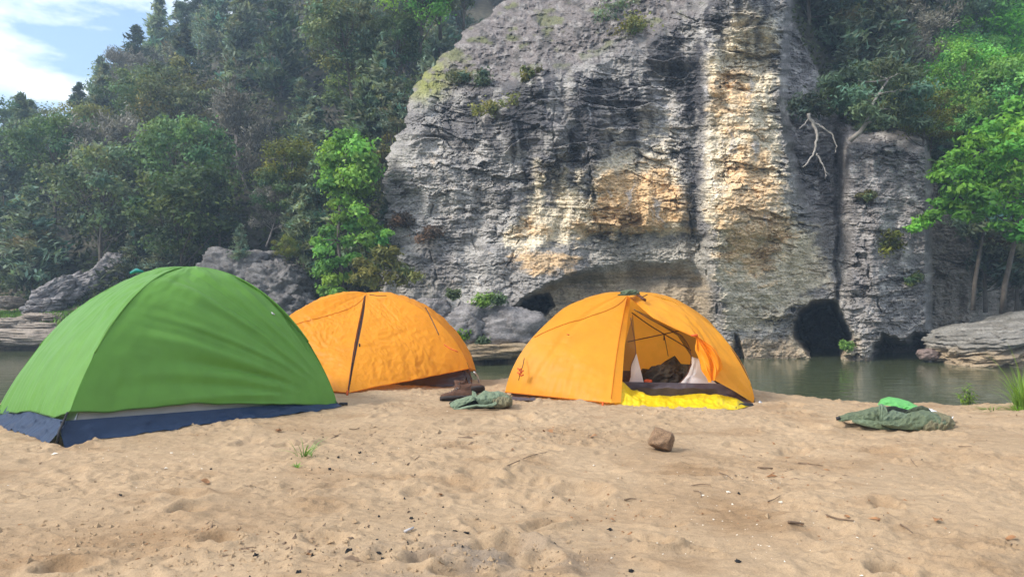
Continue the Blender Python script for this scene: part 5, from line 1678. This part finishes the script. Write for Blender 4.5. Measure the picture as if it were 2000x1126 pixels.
# pair of hiking boots
def boot(parent_label, base, ang, roll, group, seed, sc=1.0):
    t = thing('hiking_boot', parent_label, 'boot', tuple(base), group)
    R = np.array(Matrix.Rotation(ang, 3, 'Z') @ Matrix.Rotation(roll, 3, 'X')) * sc
    def X(p): return np.asarray(p) @ R.T + np.array(base)
    st = np.linspace(0, 1, 40)                       # heel (0) to toe (1)
    L = .30
    an = np.linspace(0, 2 * np.pi, 36, endpoint=False)
    st = .5 - .5 * np.cos(np.pi * st)
    wid = np.interp(st, [0, .015, .06, .2, .45, .7, .88, .96, .99, 1], [.008, .024, .036, .042, .041, .053, .050, .038, .024, .008])
    top = np.interp(st, [0, .02, .08, .25, .42, .55, .68, .82, .93, .98, 1], [.04, .08, .102, .106, .104, .092, .080, .072, .064, .052, .034])
    rings = []
    for i, s in enumerate(st):
        y = np.cos(an) * wid[i]
        z = np.where(np.sin(an) > 0, .028 + (top[i] - .028) * np.abs(np.sin(an)) ** .75, .028 + .01 * np.sin(an))
        y = y * np.where(z > .06, 1 - .45 * (z - .06) / .07, 1)
        rings.append(np.stack([np.full_like(y, (s - .5) * L), y + .006 * math.sin(s * 5), z], -1))
    up = np.array(rings)
    up += .004 * fbm(up[..., 0:1] * 30, up[..., 2:3] * 40 + up[..., 1:2] * 20, 3, seed)
    mb = MB(); mb.grid(X(up), None, None, True)
    for i0 in (0, -1):
        c = X(up[i0].mean(0)); ring = X(up[i0])
        mb.add(np.concatenate([ring, [c]]), None, [(36, (j + 1) % 36, j) for j in range(36)])
    mb.build('upper', M['boot'], t)
    so = []
    for i, s in enumerate(st):
        w = wid[i] * 1.12 + .004
        zb = .012 if .35 < s < .5 else 0.0
        so.append(np.stack([np.full(8, (s - .5) * L * 1.03), np.array([-1, -1, -.9, 0, .9, 1, 1, 0]) * w + .006 * math.sin(s * 5), np.array([.010 + zb, .028, .036, .036, .036, .028, .010 + zb, zb])], -1))
    so = np.array(so)
    mb = MB(); mb.grid(X(so), None, None, True)
    for i0 in (0, -1):
        mb.add(np.concatenate([X(so[i0]), [X(so[i0].mean(0))]]), None, [(8, (j + 1) % 8, j) for j in range(8)])
    mb.build('sole', M['sole'], t)
    co = []
    for i, h in enumerate(np.linspace(0, 1, 10)):
        a2 = an[::1]
        co.append(np.stack([-.078 + .060 * np.cos(a2) - .004 * h, .034 * np.sin(a2), .085 + h * .040 + .012 * h * np.cos(2 * a2)], -1))
    for h in np.linspace(0, 1, 6):
        a2 = an
        co.append(np.stack([-.082 + .053 * np.cos(a2) * (1 - .3 * h), .028 * np.sin(a2) * (1 - .3 * h), .126 - h * .06 + .012 * np.cos(2 * a2)], -1))
    co = np.array(co)
    mb = MB(); mb.grid(X(co), None, None, True)
    mb.add(np.concatenate([X(co[-1]), [X(co[-1].mean(0))]]), None, [(36, j, (j + 1) % 36) for j in range(36)])
    mb.build('collar', M['boot'], t)
    mb = MB(); mb.grid(X(np.array([[[-.028 - .006 * h, (w - .5) * .052, .095 + .072 * h] for w in np.linspace(0, 1, 6)] for h in np.linspace(0, 1, 6)]))); mb.build('tongue', M['sole'], t)
    mb = MB()
    for j in range(5):
        x = -.02 + j * .020; z = .113 - j * .0085
        mb.tube(X([[x, -.026, z - .010], [x + .008, 0, z + .004], [x, .026, z - .010]]), .0035 * sc, 5)
    mb.build('lace', M['lace'], t)
    return t
b0 = GS(888, 781)
boot('brown hiking boot with its toe towards the green tent, front one of the pair', b0 + np.array([.02, 0, 0.0]), math.pi + .25, .25, 'pair of brown hiking boots', 3, 1.05)
b1 = GS(903, 774)
boot('brown hiking boot lying behind its twin, sole towards the river', b1 + np.array([.07, .12, .035]), .35, -.6, 'pair of brown hiking boots', 4, 1.05)

# crumpled cloth on the sand, built from folded patches over a low core
def patch(root, name, mat, top, bot, Yb, dY, seed, bulge=.03, amp=.015, n=(90, 44), freq=1.0, dark=1.0):
    A, K = np.meshgrid(np.linspace(0, 1, n[0]), np.linspace(0, 1, n[1]), indexing='ij')
    def along(pts_, a):
        p = np.array(pts_, float)
        t = np.concatenate([[0], np.cumsum(np.hypot(*np.diff(p, axis=0).T))]); t /= t[-1]
        q = [np.interp(a, t, p[:, k]) for k in (0, 1)]
        for _ in range(3):
            for w in q: w[1:-1] = (w[:-2] + 2 * w[1:-1] + w[2:]) / 4
        return q
    a1 = np.linspace(0, 1, n[0])
    tu, tv = along(top, a1); bu, bv = along(bot, a1)
    kk = np.sin(np.pi / 2 * K)
    u = bu[:, None] + (tu - bu)[:, None] * kk; v = bv[:, None] + (tv - bv)[:, None] * kk
    f = ridged(A * 3.2 * freq + K * 1.1 + seed, K * 1.6 - A * 1.7 * freq, 4, seed) * .55 + .6 * fbm(A * 5 * freq - K, K * 3 + A * 2, 4, seed + 1)
    env = np.sin(np.pi * np.clip(K, .04, .97)) ** .5
    Y = Yb + dY * K ** 1.4 - bulge * np.sin(np.pi * K) - amp * f * env
    Q = PV(u, v, Y)
    Q[..., 2] += .5 * amp * f * env
    mb = MB(); mb.grid(Q, np.full(Q.shape, dark))
    return mb.build(name, mat, root)

def sage_heap():
    g = GM(935, 799); Yb = g[1]
    r = thing('sage_trousers', 'crumpled sage green trousers between the boots and the open tent', 'trousers', tuple(g))
    crumple('dark_fill', None, None, np.array(P(925, 790, Yb + .17)), (.20, .11, .055), 62, M['olive_dark'], .05, .15, root=r)  # dark core added for the shaded opening and gaps between folds
    crumple('cuff', None, None, np.array(P(982, 783, Yb + .16)), (.075, .10, .065), 66, M['mudbrown'], .3, .16, root=r)
    patch(r, 'cloth_fold', M['sage'], [(879, 787), (891, 780), (908, 775), (922, 771), (926, 776)], [(879, 793), (886, 800), (897, 794), (914, 787), (927, 781)], Yb + .02, .16, 61, .02, .014)
    patch(r, 'cloth_fold', M['sage'], [(921, 775), (922, 762), (929, 765), (932, 773)], [(921, 780), (926, 783), (931, 784), (936, 781)], Yb + .10, .12, 63, .01, .008, (40, 30))
    patch(r, 'cloth_fold', M['sage'], [(929, 774), (938, 768), (947, 762), (960, 765), (973, 763), (986, 767), (996, 775)], [(930, 783), (937, 791), (950, 789), (966, 785), (980, 785), (990, 786), (996, 781)], Yb + .06, .2, 64, .04, .02)
    patch(r, 'hem', M['sage'], [(885, 797), (897, 796), (912, 792), (930, 789), (948, 790), (962, 787), (968, 783)], [(886, 801), (897, 803), (912, 800), (930, 794), (948, 796), (962, 795), (972, 789)], Yb - .05, .05, 65, .02, .008, (90, 20))
    patch(r, 'cloth_fold', M['mudbrown'], [(962, 778), (975, 772), (988, 773), (996, 777)], [(964, 796), (976, 797), (988, 795), (997, 787)], Yb + .0, .18, 67, .05, .016, (60, 40))
sage_heap()

# flat purple-brown corner of a groundsheet sticking out by the open tent
gsheet = MB()
g0, g1 = GS(998, 779), GS(1046, 783)
t_ = np.linspace(0, 1, 30); w_ = np.linspace(-1, 1, 12)
Tg, Wg = np.meshgrid(t_, w_, indexing='ij')
c_ = g0 + (g1 - g0) * Tg[..., None]
gsheet.grid(c_ + np.stack([0 * Tg, Wg * .06 * (1 - .7 * Tg ** 3), .022 * (1 - Wg ** 2) + .006 * fbm(Tg * 6, Wg, 3, 3) + .004], -1))
tag(gsheet.build('groundsheet_corner', M['tub_brown']), 'dark groundsheet corner poking out left of the open orange tent', 'groundsheet')

# olive bag with bright green liner on the right
def olive_bag():
    g = GM(1760, 842); Yb = g[1]
    r = thing('olive_bag', 'limp olive dry bag lying on the sand at the right', 'bag', tuple(g))
    crumple('bag_core', None, None, np.array(P(1765, 824, Yb + .25)), (.30, .13, .08), 70, M['olive'], .0, .15, root=r)
    crumple('bag_bottom', None, None, np.array(P(1826, 826, Yb + .17)), (.115, .12, .075), 75, M['mudbrown'], .2, .14, root=r)
    patch(r, 'bag_flap', M['olive'], [(1636, 814), (1655, 806), (1680, 802), (1700, 796), (1718, 793)], [(1638, 823), (1652, 822), (1672, 819), (1695, 822), (1722, 826)], Yb + .12, .22, 71, .02, .018)
    patch(r, 'bag_flap', M['olive'], [(1664, 818), (1690, 818), (1720, 820), (1750, 826)], [(1664, 824), (1690, 832), (1720, 838), (1752, 839)], Yb + .05, .12, 72, .02, .010, dark=1.25)
    patch(r, 'bag_flap', M['sage'], [(1716, 789), (1722, 788), (1730, 793)], [(1718, 822), (1728, 822), (1737, 815)], Yb + .06, .10, 73, .02, .010, (40, 40))
    patch(r, 'bag_flap', M['sage'], [(1728, 806), (1745, 800), (1765, 806), (1775, 808)], [(1722, 824), (1745, 824), (1765, 818), (1780, 812)], Yb + .04, .14, 74, .02, .014, (60, 40), dark=.8)
    patch(r, 'bag_side', M['olive'], [(1716, 823), (1738, 818), (1760, 812), (1782, 804), (1800, 800), (1816, 802), (1836, 811), (1850, 821)], [(1718, 828), (1740, 836), (1770, 839), (1800, 841), (1826, 842), (1842, 840), (1852, 832)], Yb - .02, .26, 76, .06, .020, (120, 50), 1.3)
    patch(r, 'bag_flap', M['olive'], [(1768, 803), (1784, 795), (1800, 791), (1812, 796), (1818, 802)], [(1770, 808), (1785, 806), (1800, 805), (1812, 804), (1820, 805)], Yb + .20, .06, 77, .02, .008, (50, 24), dark=.45)
    patch(r, 'bag_bottom', M['mudbrown'], [(1812, 815), (1830, 812), (1845, 817), (1852, 826)], [(1800, 843), (1820, 846), (1838, 845), (1853, 834)], Yb - .03, .20, 78, .05, .018, (60, 40))
    patch(r, 'dark_fill', M['olive_dark'], [(1717, 796), (1745, 792), (1775, 800)], [(1717, 816), (1745, 818), (1776, 812)], Yb + .20, .04, 79, .01, .006, (40, 20))  # dark patch added as shade in the gap behind the flaps
    MB().tube([np.array(P(1633, 817, Yb + .14)), np.array(P(1641, 816, Yb + .13))], .014, 8).build('buckle', M['black'], r)
olive_bag()
lin = thing('green_cloth', 'bright green cloth spilling from the top of the olive bag', 'cloth', tuple(GS(1755, 830)))
def green_cloth():
    n1, n2 = 90, 50
    A, K = np.meshgrid(np.linspace(0, 1, n1), np.linspace(0, 1, n2), indexing='ij')
    u = lerp(1714, 1800, A)
    top = pl(u, [(1714, 789), (1720, 779), (1735, 774), (1755, 777), (1775, 783), (1792, 792), (1800, 799)])
    bot = pl(u, [(1714, 791), (1722, 790), (1745, 793), (1760, 802), (1780, 802), (1800, 800)])
    v = bot + (top - bot) * np.sin(np.pi / 2 * K)
    Y = 6.05 + .22 * K ** 1.5 + .015 * fbm(A * 5, K * 3, 3, 81)
    mb = MB(); mb.grid(PV(u, v, Y)); mb.build('cloth_fold', M['lime'], lin)
    u = lerp(1742, 1776, A); v = lerp(808, 794, K) + 2 * vn(A * 5, K, 8)
    mb = MB(); mb.grid(PV(u, v, 6.0 + .06 * K + .02 * fbm(A * 4, K * 3, 3, 83))); mb.build('cloth_fold', M['lime'], lin)
green_cloth()
def white_cloth():
    n1, n2 = 70, 24
    A, K = np.meshgrid(np.linspace(0, 1, n1), np.linspace(0, 1, n2), indexing='ij')
    u = lerp(1800, 1862, A)
    near = pl(u, [(1800, 806), (1830, 815), (1850, 823), (1856, 824), (1862, 814)])
    far = pl(u, [(1800, 795), (1825, 799), (1840, 809), (1855, 817), (1862, 812)])
    v = near + (far - near) * K
    Q = PV(u, v, 6.05 - .15 * A + .2 * K)
    for i in range(n1):
        for j in range(n2):
            Q[i, j, 2] = max(Q[i, j, 2], gz(Q[i, j, 0], Q[i, j, 1]) + .012)
    Q[..., 2] += .010 * fbm(A * 6, K * 3, 3, 85)
    mb = MB(); mb.grid(Q)
    tag(mb.build('white_cloth', M['white']), 'white cloth sticking out from behind the olive bag', 'cloth')
white_cloth()

# lone stone in the sand
st = GS(1299, 884)
def stone():
    n = (80, 52)
    th = np.linspace(0, 2 * np.pi, n[0], endpoint=False); ph = np.linspace(-np.pi / 2, np.pi / 2, n[1])
    PH, TH = np.meshgrid(ph, th, indexing='ij')
    d = np.stack([np.cos(PH) * np.cos(TH), np.cos(PH) * np.sin(TH), np.sin(PH)], -1)
    pl_ = [((-.35, -.75, .45), .62), ((.85, -.45, .1), .60), ((0, 0, 1), .74), ((-1, 0, .1), .80), ((.1, .95, .2), .7), ((.55, -.2, .8), .80), ((0, -.3, -1), .62), ((-.5, -.5, .75), .80), ((.3, -.95, -.2), .66)]
    r = np.full(PH.shape, 9.0)
    for nn, dist in pl_:
        nn = np.array(nn) / np.linalg.norm(nn)
        dp = d @ nn
        r = np.minimum(r, np.where(dp > .05, dist / np.maximum(dp, .05), 9))
    r = np.minimum(r, 1.05)
    for _ in range(3):
        r = (r + np.roll(r, 1, 1) + np.roll(r, -1, 1) + np.vstack([r[:1], r[:-1]]) + np.vstack([r[1:], r[-1:]])) / 5
    r = r + .03 * fbm(d[..., 0] * 3 + 2, d[..., 2] * 3 + d[..., 1] * 2, 4, 91)
    p = d * r[..., None] * np.array([.095, .09, .090])
    c, s = math.cos(-.35), math.sin(-.35)
    p = np.stack([p[..., 0] * c + p[..., 2] * s * -1, p[..., 1], p[..., 0] * s + p[..., 2] * c], -1)
    col = np.array([.43, .275, .165]) * (1 + .25 * fbm(d[..., 0] * 2, d[..., 2] * 2 + d[..., 1], 4, 92))[..., None]
    col = np.clip(col, .05, 1)
    mb = MB(); mb.grid(p + st + np.array([0, .07, .068]), col, None, True)
    tag(mb.build('stone', m_rock("brown_stone", scale=9.0)), 'single brown angular stone standing on the open sand', 'stone')
stone()

# ---------------------------------------------------------------- plants on the beach
def grass_tuft(label, base, n, h, spread, seed, wdt=.006, mat='grass', name='grass_tuft', group='grasses growing at the edge of the sand', lean=(0, 0), cat='grass'):
    rng = np.random.default_rng(seed)
    t = thing(name, label, cat, tuple(base), group)
    mb = MB()
    for i in range(n):
        a = rng.uniform(0, 6.28); ln = h * rng.uniform(.45, 1.1); sp = spread * rng.uniform(.15, 1)
        b0 = np.array(base) + np.array([math.cos(a), math.sin(a), 0]) * rng.uniform(0, .25) * spread
        k = np.linspace(0, 1, 8)[:, None]
        c = b0 + np.array([math.cos(a) * sp + lean[0], math.sin(a) * sp + lean[1], 0]) * k ** 1.7 + np.array([0, 0, ln]) * (k - .35 * (sp / (spread + 1e-6)) * k ** 3)
        sd = np.array([-math.sin(a), math.cos(a), 0]) * wdt * rng.uniform(.6, 1.2)
        wd = (1 - k ** 2) * .9 + .1 * (1 - k)
        Vv = np.stack([c - sd * wd, c + sd * wd], 1)
        mb.grid(Vv, np.full(Vv.shape, rng.uniform(.6, 1.35)))
    mb.build('blade', M[mat], t, False)
    return t
g = GS(595, 893)
grass_tuft('sparse green grass sprouting alone from the sand near the green tent', g, 26, .13, .22, 1, .0045)
grass_tuft('tiny yellow green sprout just below the sparse grass', GS(580, 913), 9, .035, .05, 2, .006)
gr_ = np.array(P(2000, 800, 7.2)); gr_[2] = gz(gr_[0], gr_[1]) - .02
grass_tuft('tall green grass clump at the right edge above the water', gr_ + np.array([.0, .0, 0]), 190, .50, .34, 3, .0045, lean=(-.03, 0))
grass_tuft('tall seeding stalks bending left at the right edge', gr_ + np.array([.05, .05, 0]), 7, .72, .38, 9, .0045, lean=(-.22, 0))
grass_tuft('low bright grass fringing the sand under the tall clump', gr_ + np.array([-.12, -.1, .0]), 110, .10, .30, 4, .006)
grass_tuft('low bright grass patch left of the tall clump', gr_ + np.array([-.34, -.05, .0]), 60, .08, .22, 5, .006)
def weed():
    rng = np.random.default_rng(12)
    b = GS(1898, 793); b[2] -= .06; b[1] += .25; b[0] += .12
    t = thing('weed_plant', 'leafy green weed standing alone between olive bag and tall grass', 'plant', tuple(b))
    st_, lf = MB(), MB()
    for j, (dx, h) in enumerate(((0, .26), (-.05, .22), (.05, .19), (.09, .14), (-.08, .15))):
        top = b + np.array([dx, .02 * j, h])
        st_.tube(curve(b, top, 6, rng, .05), np.linspace(.006, .003, 6), 5)
        for i in range(34):
            f = rng.uniform(.3, 1); c = b + (top - b) * f
            a = rng.uniform(0, 6.28)
            dd = np.array([math.cos(a), math.sin(a), rng.uniform(-.2, .6)])
            k = np.linspace(0, 1, 5)[:, None]
            ln = .085 * rng.uniform(.6, 1.1)
            cc = c + dd * ln * k - np.array([0, 0, .03]) * k ** 2
            sd = np.array([-math.sin(a), math.cos(a), 0]) * .007
            wd = np.sin(np.pi * np.clip(k * .9 + .08, 0, 1))
            lf.grid(np.stack([cc - sd * wd, cc + sd * wd], 1), np.full((5, 2, 3), rng.uniform(.6, 1.3)))
    st_.build('stem', M['grass'], t); lf.build('leaves', M['grass'], t, False)
weed()

# ---------------------------------------------------------------- litter on the sand
M['coal'] = m_simple("charcoal", (0.012, 0.012, 0.013), 0.75, .3, 60, .003)
M['twig'] = m_simple("dry_twig", (0.17, 0.115, 0.075), 0.85, .3, 40)
M['dryleaf'] = m_simple("dry_leaf", (0.27, 0.135, 0.06), 0.8, .3, 30)
M['shell'] = m_simple("pale_shell", (0.72, 0.66, 0.56), 0.5, .1)
def chunk(u, v, r, seed, label, mat='coal', name='charcoal', cat='charcoal', group='charcoal pieces on the sand', sq=(1, 1, .7)):
    rng = np.random.default_rng(seed)
    p = GS(u, v)
    n1, n2 = 10, 7
    th = np.linspace(0, 2 * np.pi, n1, endpoint=False); ph = np.linspace(-np.pi / 2, np.pi / 2, n2)
    PH, TH = np.meshgrid(ph, th, indexing='ij')
    d = np.stack([np.cos(PH) * np.cos(TH), np.cos(PH) * np.sin(TH), np.sin(PH)], -1)
    rr = r * (1 + .4 * rng.normal(size=PH.shape) * (np.cos(PH) > .1))
    mb = MB(); mb.grid(d * np.clip(rr, r * .4, r * 1.7)[..., None] * np.array(sq) + p + np.array([0, 0, r * .35]), None, None, True)
    tag(mb.build(name, M[mat], None, False), label, cat, group)
for i, (u, v, r, lab) in enumerate((
        (682, 1073, .016, 'largest black charcoal lump low in the charcoal scatter left of centre'), (735, 1062, .010, 'charcoal bit just right of the largest lump'), (910, 1036, .014, 'black charcoal lump beside the pale splinter, right one of two'),
        (888, 1037, .011, 'black charcoal lump beside the pale splinter, left one of two'), (803, 1012, .010, 'charcoal crumb above the pale splinter'), (500, 1084, .011, 'lone charcoal bit below the bare sand left of the scatter'),
        (644, 917, .012, 'charcoal piece right of the tiny yellow green sprout'), (703, 884, .011, 'charcoal piece alone right of the sparse grass'), (661, 893, .010, 'charcoal crumb touching the right side of the sparse grass'),
        (412, 916, .008, 'small charcoal dot between green tent front and the sprout'), (235, 968, .010, 'charcoal bit on bare sand below the green tent corner strap'), (740, 1080, .012, 'charcoal piece under the bit right of the largest lump'),
        (748, 1092, .010, 'lowest charcoal piece of the scatter left of centre'), (1191, 1035, .012, 'lone charcoal lump between the scatter and the large footprint'), (1441, 1097, .012, 'charcoal piece right of the large footprint'),
        (1233, 1116, .012, 'charcoal piece at the bottom edge below the large footprint'), (1082, 1062, .009, 'small charcoal bit left of the large footprint'), (972, 1054, .010, 'charcoal piece at the rim of the ash hollow'),
        (860, 1110, .012, 'charcoal piece at the bottom edge in the ash'), (583, 1118, .012, 'flat charcoal piece at the bottom edge left of the ash'))):
    chunk(u, v, r * .78, 100 + i, lab)
def twig(pts_, r, label):
    p = np.array([GS(u, v) + [0, 0, r + .002 + (.004 if 0 < k < len(pts_) - 1 else 0)] for k, (u, v) in enumerate(pts_)])
    tag(MB().tube(resamp(p, 14), np.linspace(r, r * .5, 14), 6).build('twig', M['twig']), label, 'twig', 'dry twigs on the sand')
for pts_, r, lab in (([(1480, 911), (1505, 917), (1530, 918)], .006, 'thick twig in the scuffed sand right of the stone'), ([(1560, 905), (1580, 909), (1608, 911)], .005, 'thin twig right of the thick one behind the stone'),
                     ([(1595, 1001), (1632, 1005), (1668, 1017)], .005, 'long curved twig on the smooth sand at right'), ([(1540, 1022), (1555, 1024), (1570, 1020)], .007, 'short stout dark twig left of the long curved one'),
                     ([(1758, 1028), (1770, 1036), (1782, 1042)], .004, 'slanting twig right of the long curved one'), ([(1350, 942), (1368, 948), (1388, 950)], .004, 'thin twig under the stone on the sand'),
                     ([(1775, 890), (1783, 905), (1792, 912)], .003, 'upright thin twig in front of the olive bag'), ([(1873, 873), (1885, 869), (1898, 870)], .004, 'curved twig right of the olive bag front'),
                     ([(990, 908), (1040, 893), (1085, 876)], .003, 'long thin straw slanting left of the stone'), ([(795, 903), (812, 897), (820, 888)], .004, 'forked little twig right of the charcoal by the grass'),
                     ([(682, 842), (695, 838), (708, 832)], .004, 'dark twig on the sand right of the green tent'), ([(1500, 979), (1512, 976), (1524, 970)], .003, 'faint straw left of the long curved twig'),
                     ([(1355, 960), (1368, 962), (1370, 972)], .003, 'small bent twig beneath the thin one by the stone'), ([(1405, 922), (1420, 930), (1432, 938)], .003, 'thin straw below the thick twig'),
                     ([(1220, 978), (1230, 977), (1243, 976)], .005, 'short flat twig left of the pale shell')):
    twig(pts_, r, lab)
def dry_leaf(u, v, s, seed, label, mat='dryleaf'):
    rng = np.random.default_rng(seed)
    p = GS(u, v); a = rng.uniform(0, 3.14)
    t = np.linspace(0, 1, 9); w = np.linspace(-1, 1, 5)
    T, Wd = np.meshgrid(t, w, indexing='ij')
    ww = np.sin(np.pi * T) ** .8 * .38
    x, y = (T - .5) * s, Wd * ww * s
    z = .25 * s * (Wd ** 2) * ww + .12 * s * np.sin(T * 5 + seed) + .006
    Q = np.stack([x * math.cos(a) - y * math.sin(a), x * math.sin(a) + y * math.cos(a), z + .12 * s], -1) + p
    mb = MB(); mb.grid(Q)
    tag(mb.build('dry_leaf', M[mat]), label, 'leaf', 'dry leaves on the sand')
for i, (u, v, s, lab) in enumerate(((1070, 848, .10, 'reddish dry leaf heap in front of the open tent left half'), (1160, 855, .06, 'small reddish dry leaf left of the stone'), (858, 967, .045, 'orange brown dry leaf on the sand left of centre'),
                                    (545, 843, .07, 'flat brown dry leaf near the green tent hem'), (1655, 1016, .03, 'brown dry leaf bit right of the long curved twig'), (400, 946, .06, 'greenish dry leaf below the sparse grass'),
                                    (1195, 1018, .03, 'brown leaf fragment above the lone charcoal lump'), (1830, 1016, .05, 'brown dry leaf far right on the sand'), (1975, 1075, .05, 'dark brown leaf at the right edge in a dent'), (1000, 880, .03, 'brown leaf bit left of the long straw'))):
    dry_leaf(u, v, s, 200 + i, lab)
chunk(1373, 968, .010, 301, 'round pale shell on the sand under the stone', 'shell', 'shell', 'shell', 'pale shells on the sand', (.8, .7, .4))
chunk(1525, 988, .012, 302, 'pale shell ring left of the stout dark twig', 'shell', 'shell', 'shell', 'pale shells on the sand', (.8, .7, .4))
chunk(1160, 911, .008, 303, 'pale shell left under the stone on bare sand', 'shell', 'shell', 'shell', 'pale shells on the sand', (.8, .7, .4))
chunk(1422, 962, .010, 304, 'pale shell between the stone and thick twig', 'shell', 'shell', 'shell', 'pale shells on the sand', (.8, .7, .4))
chunk(335, 885, .010, 305, 'pale shell in front of the blue tub floor', 'shell', 'shell', 'shell', 'pale shells on the sand', (.8, .7, .4))
tag(MB().tube([GS(790, 1037) + [0, 0, .008], GS(808, 1032) + [0, 0, .01]], (.007, .004), 6).build('splinter', m_simple("grey_splinter", (.45, .43, .42), .7)), 'pale grey wood splinter between the charcoal lumps', 'splinter')

def litter(name, label, mat, n, size, seed, flat, centres, elong=1.0):
    rng = np.random.default_rng(seed)
    mb = MB()
    V, Tt = [], []
    base = np.array([[1, 0, -.5], [-.5, .87, -.5], [-.5, -.87, -.5], [0, 0, .9]])
    tr = np.array([[0, 2, 1], [0, 1, 3], [1, 2, 3], [2, 0, 3]])
    k = 0
    while k < n:
        if centres and rng.random() < .55:
            c = centres[rng.integers(len(centres))]
            u, v = rng.normal(c[0], c[2]), rng.normal(c[1], c[3])
        else:
            x_, y_ = rng.uniform(-5, 5.2), 2.3 + 5.4 * rng.random()
            u = v = None
        if u is not None:
            if not (835 < v < 1200): continue
            p = GS(u, v)
        else:
            p = np.array([x_, y_, gz(x_, y_)])
        s = size * rng.lognormal(0, .45)
        R = rng.normal(size=3) * .25
        a = rng.uniform(0, 6.28)
        q = base * s * np.array([elong * rng.uniform(.7, 1.5), rng.uniform(.5, 1), flat])
        q = np.stack([q[:, 0] * math.cos(a) - q[:, 1] * math.sin(a), q[:, 0] * math.sin(a) + q[:, 1] * math.cos(a), q[:, 2] + q[:, 0] * R[0]], -1)
        V.append(q + p + np.array([0, 0, s * flat * .4])); Tt.append(tr + 4 * k); k += 1
    mb.add(np.concatenate(V), None, np.concatenate(Tt))
    tag(mb.build(name, mat, None, False), label, None, None, 'stuff')
litter('charcoal_crumbs', 'fine black charcoal crumbs scattered over the sand', M['coal'], 900, .0032, 1, .8, [(740, 1070, 70, 35), (720, 870, 80, 20), (900, 1030, 70, 30), (650, 905, 60, 20), (960, 1100, 90, 25), (1080, 1000, 60, 35), (830, 960, 100, 45)])
litter('leaf_litter', 'small brown leaf and bark bits scattered over the sand', M['dryleaf'], 520, .006, 2, .35, [(1540, 915, 70, 20), (1100, 850, 80, 14), (1650, 1000, 120, 40), (1150, 1020, 90, 30), (420, 1050, 90, 30)], 1.4)
litter('dark_bits', 'dark brown plant bits scattered over the sand', M['twig'], 700, .0055, 5, .35, [(640, 850, 90, 14), (760, 870, 90, 20), (1530, 915, 70, 18), (1000, 860, 120, 15), (560, 1060, 120, 30)], 2.2)
litter('shell_fragments', 'tiny pale shell fragments scattered over the sand', M['shell'], 420, .0034, 3, .4, [(1380, 950, 150, 40), (1450, 1040, 150, 40), (300, 900, 150, 30)])
litter('sand_clods', 'small clods of damp sand lying on the surface', M['sand'], 2200, .0062, 4, .7, [(960, 1095, 140, 25), (500, 1070, 200, 30), (1050, 850, 200, 12), (200, 1060, 120, 40)])

# ================================================================== LABELS FOR THE WOODS
ORD = ['first', 'second', 'third', 'fourth', 'fifth', 'sixth', 'seventh', 'eighth', 'ninth', 'tenth', 'eleventh', 'twelfth', 'thirteenth', 'fourteenth', 'fifteenth', 'sixteenth', 'seventeenth', 'eighteenth', 'nineteenth', 'twentieth'] + ['twenty-' + q for q in ('first', 'second', 'third', 'fourth', 'fifth', 'sixth', 'seventh', 'eighth', 'ninth')] + ['last'] * 40
def zone(u, v):
    if u > 1500:
        return 'on the slope over the grey buttress' if u < 1840 else 'on the slope over the maple' if v < 400 else 'behind the slim trunk at right'
    if v < 120: return 'near the skyline of the left hill' if u < 600 else 'high beside the bluff top'
    if u > 600: return 'close beside the slender young tree'
    if v > 455: return 'low along the left riverbank'
    if v > 330: return 'just over the green tent' if u > 250 else 'low at the left edge of the hill'
    return 'halfway up the hill at left' if u < 300 else 'halfway up the hill in the middle'
zs = {}
for (o, kind, base, s) in PLANTED:
    u, v = proj(base)
    vm = v - 2.5 * s / base[1] * FPX
    zs.setdefault((kind, zone(u, vm)), []).append((u, o))
for (kind, z), L_ in zs.items():
    L_.sort(key=lambda a: a[0])
    for i, (u, o) in enumerate(L_):
        lab = f"{NAMES[kind][1]} {z}"
        if len(L_) > 1:
            lab += f", {ORD[i]} from left" 
        o['label'] = lab

# ================================================================== HAZE
M_h, n_, l_, out_ = mat_new("river_haze")
pv = n_.new("ShaderNodeVolumePrincipled")
pv.inputs['Color'].default_value = (0.55, 0.76, 1.0, 1)
pv.inputs['Density'].default_value = 0.0025
pv.inputs['Anisotropy'].default_value = 0.2
l_.new(pv.outputs['Volume'], out_.inputs['Volume'])
x0, x1, y0, y1, z0, z1 = -1000, 1000, -700, 1600, -3.4, 75.0
hv = np.array([[x0, y0, z0], [x1, y0, z0], [x1, y1, z0], [x0, y1, z0], [x0, y0, z1], [x1, y0, z1], [x1, y1, z1], [x0, y1, z1]])
tag(link('haze', mesh_np('haze', hv, [[0, 3, 2, 1], [4, 5, 6, 7], [0, 1, 5, 4], [1, 2, 6, 5], [2, 3, 7, 6], [3, 0, 4, 7]], None, None, False, M_h)),
    'thin bluish river haze', None, None, 'stuff')
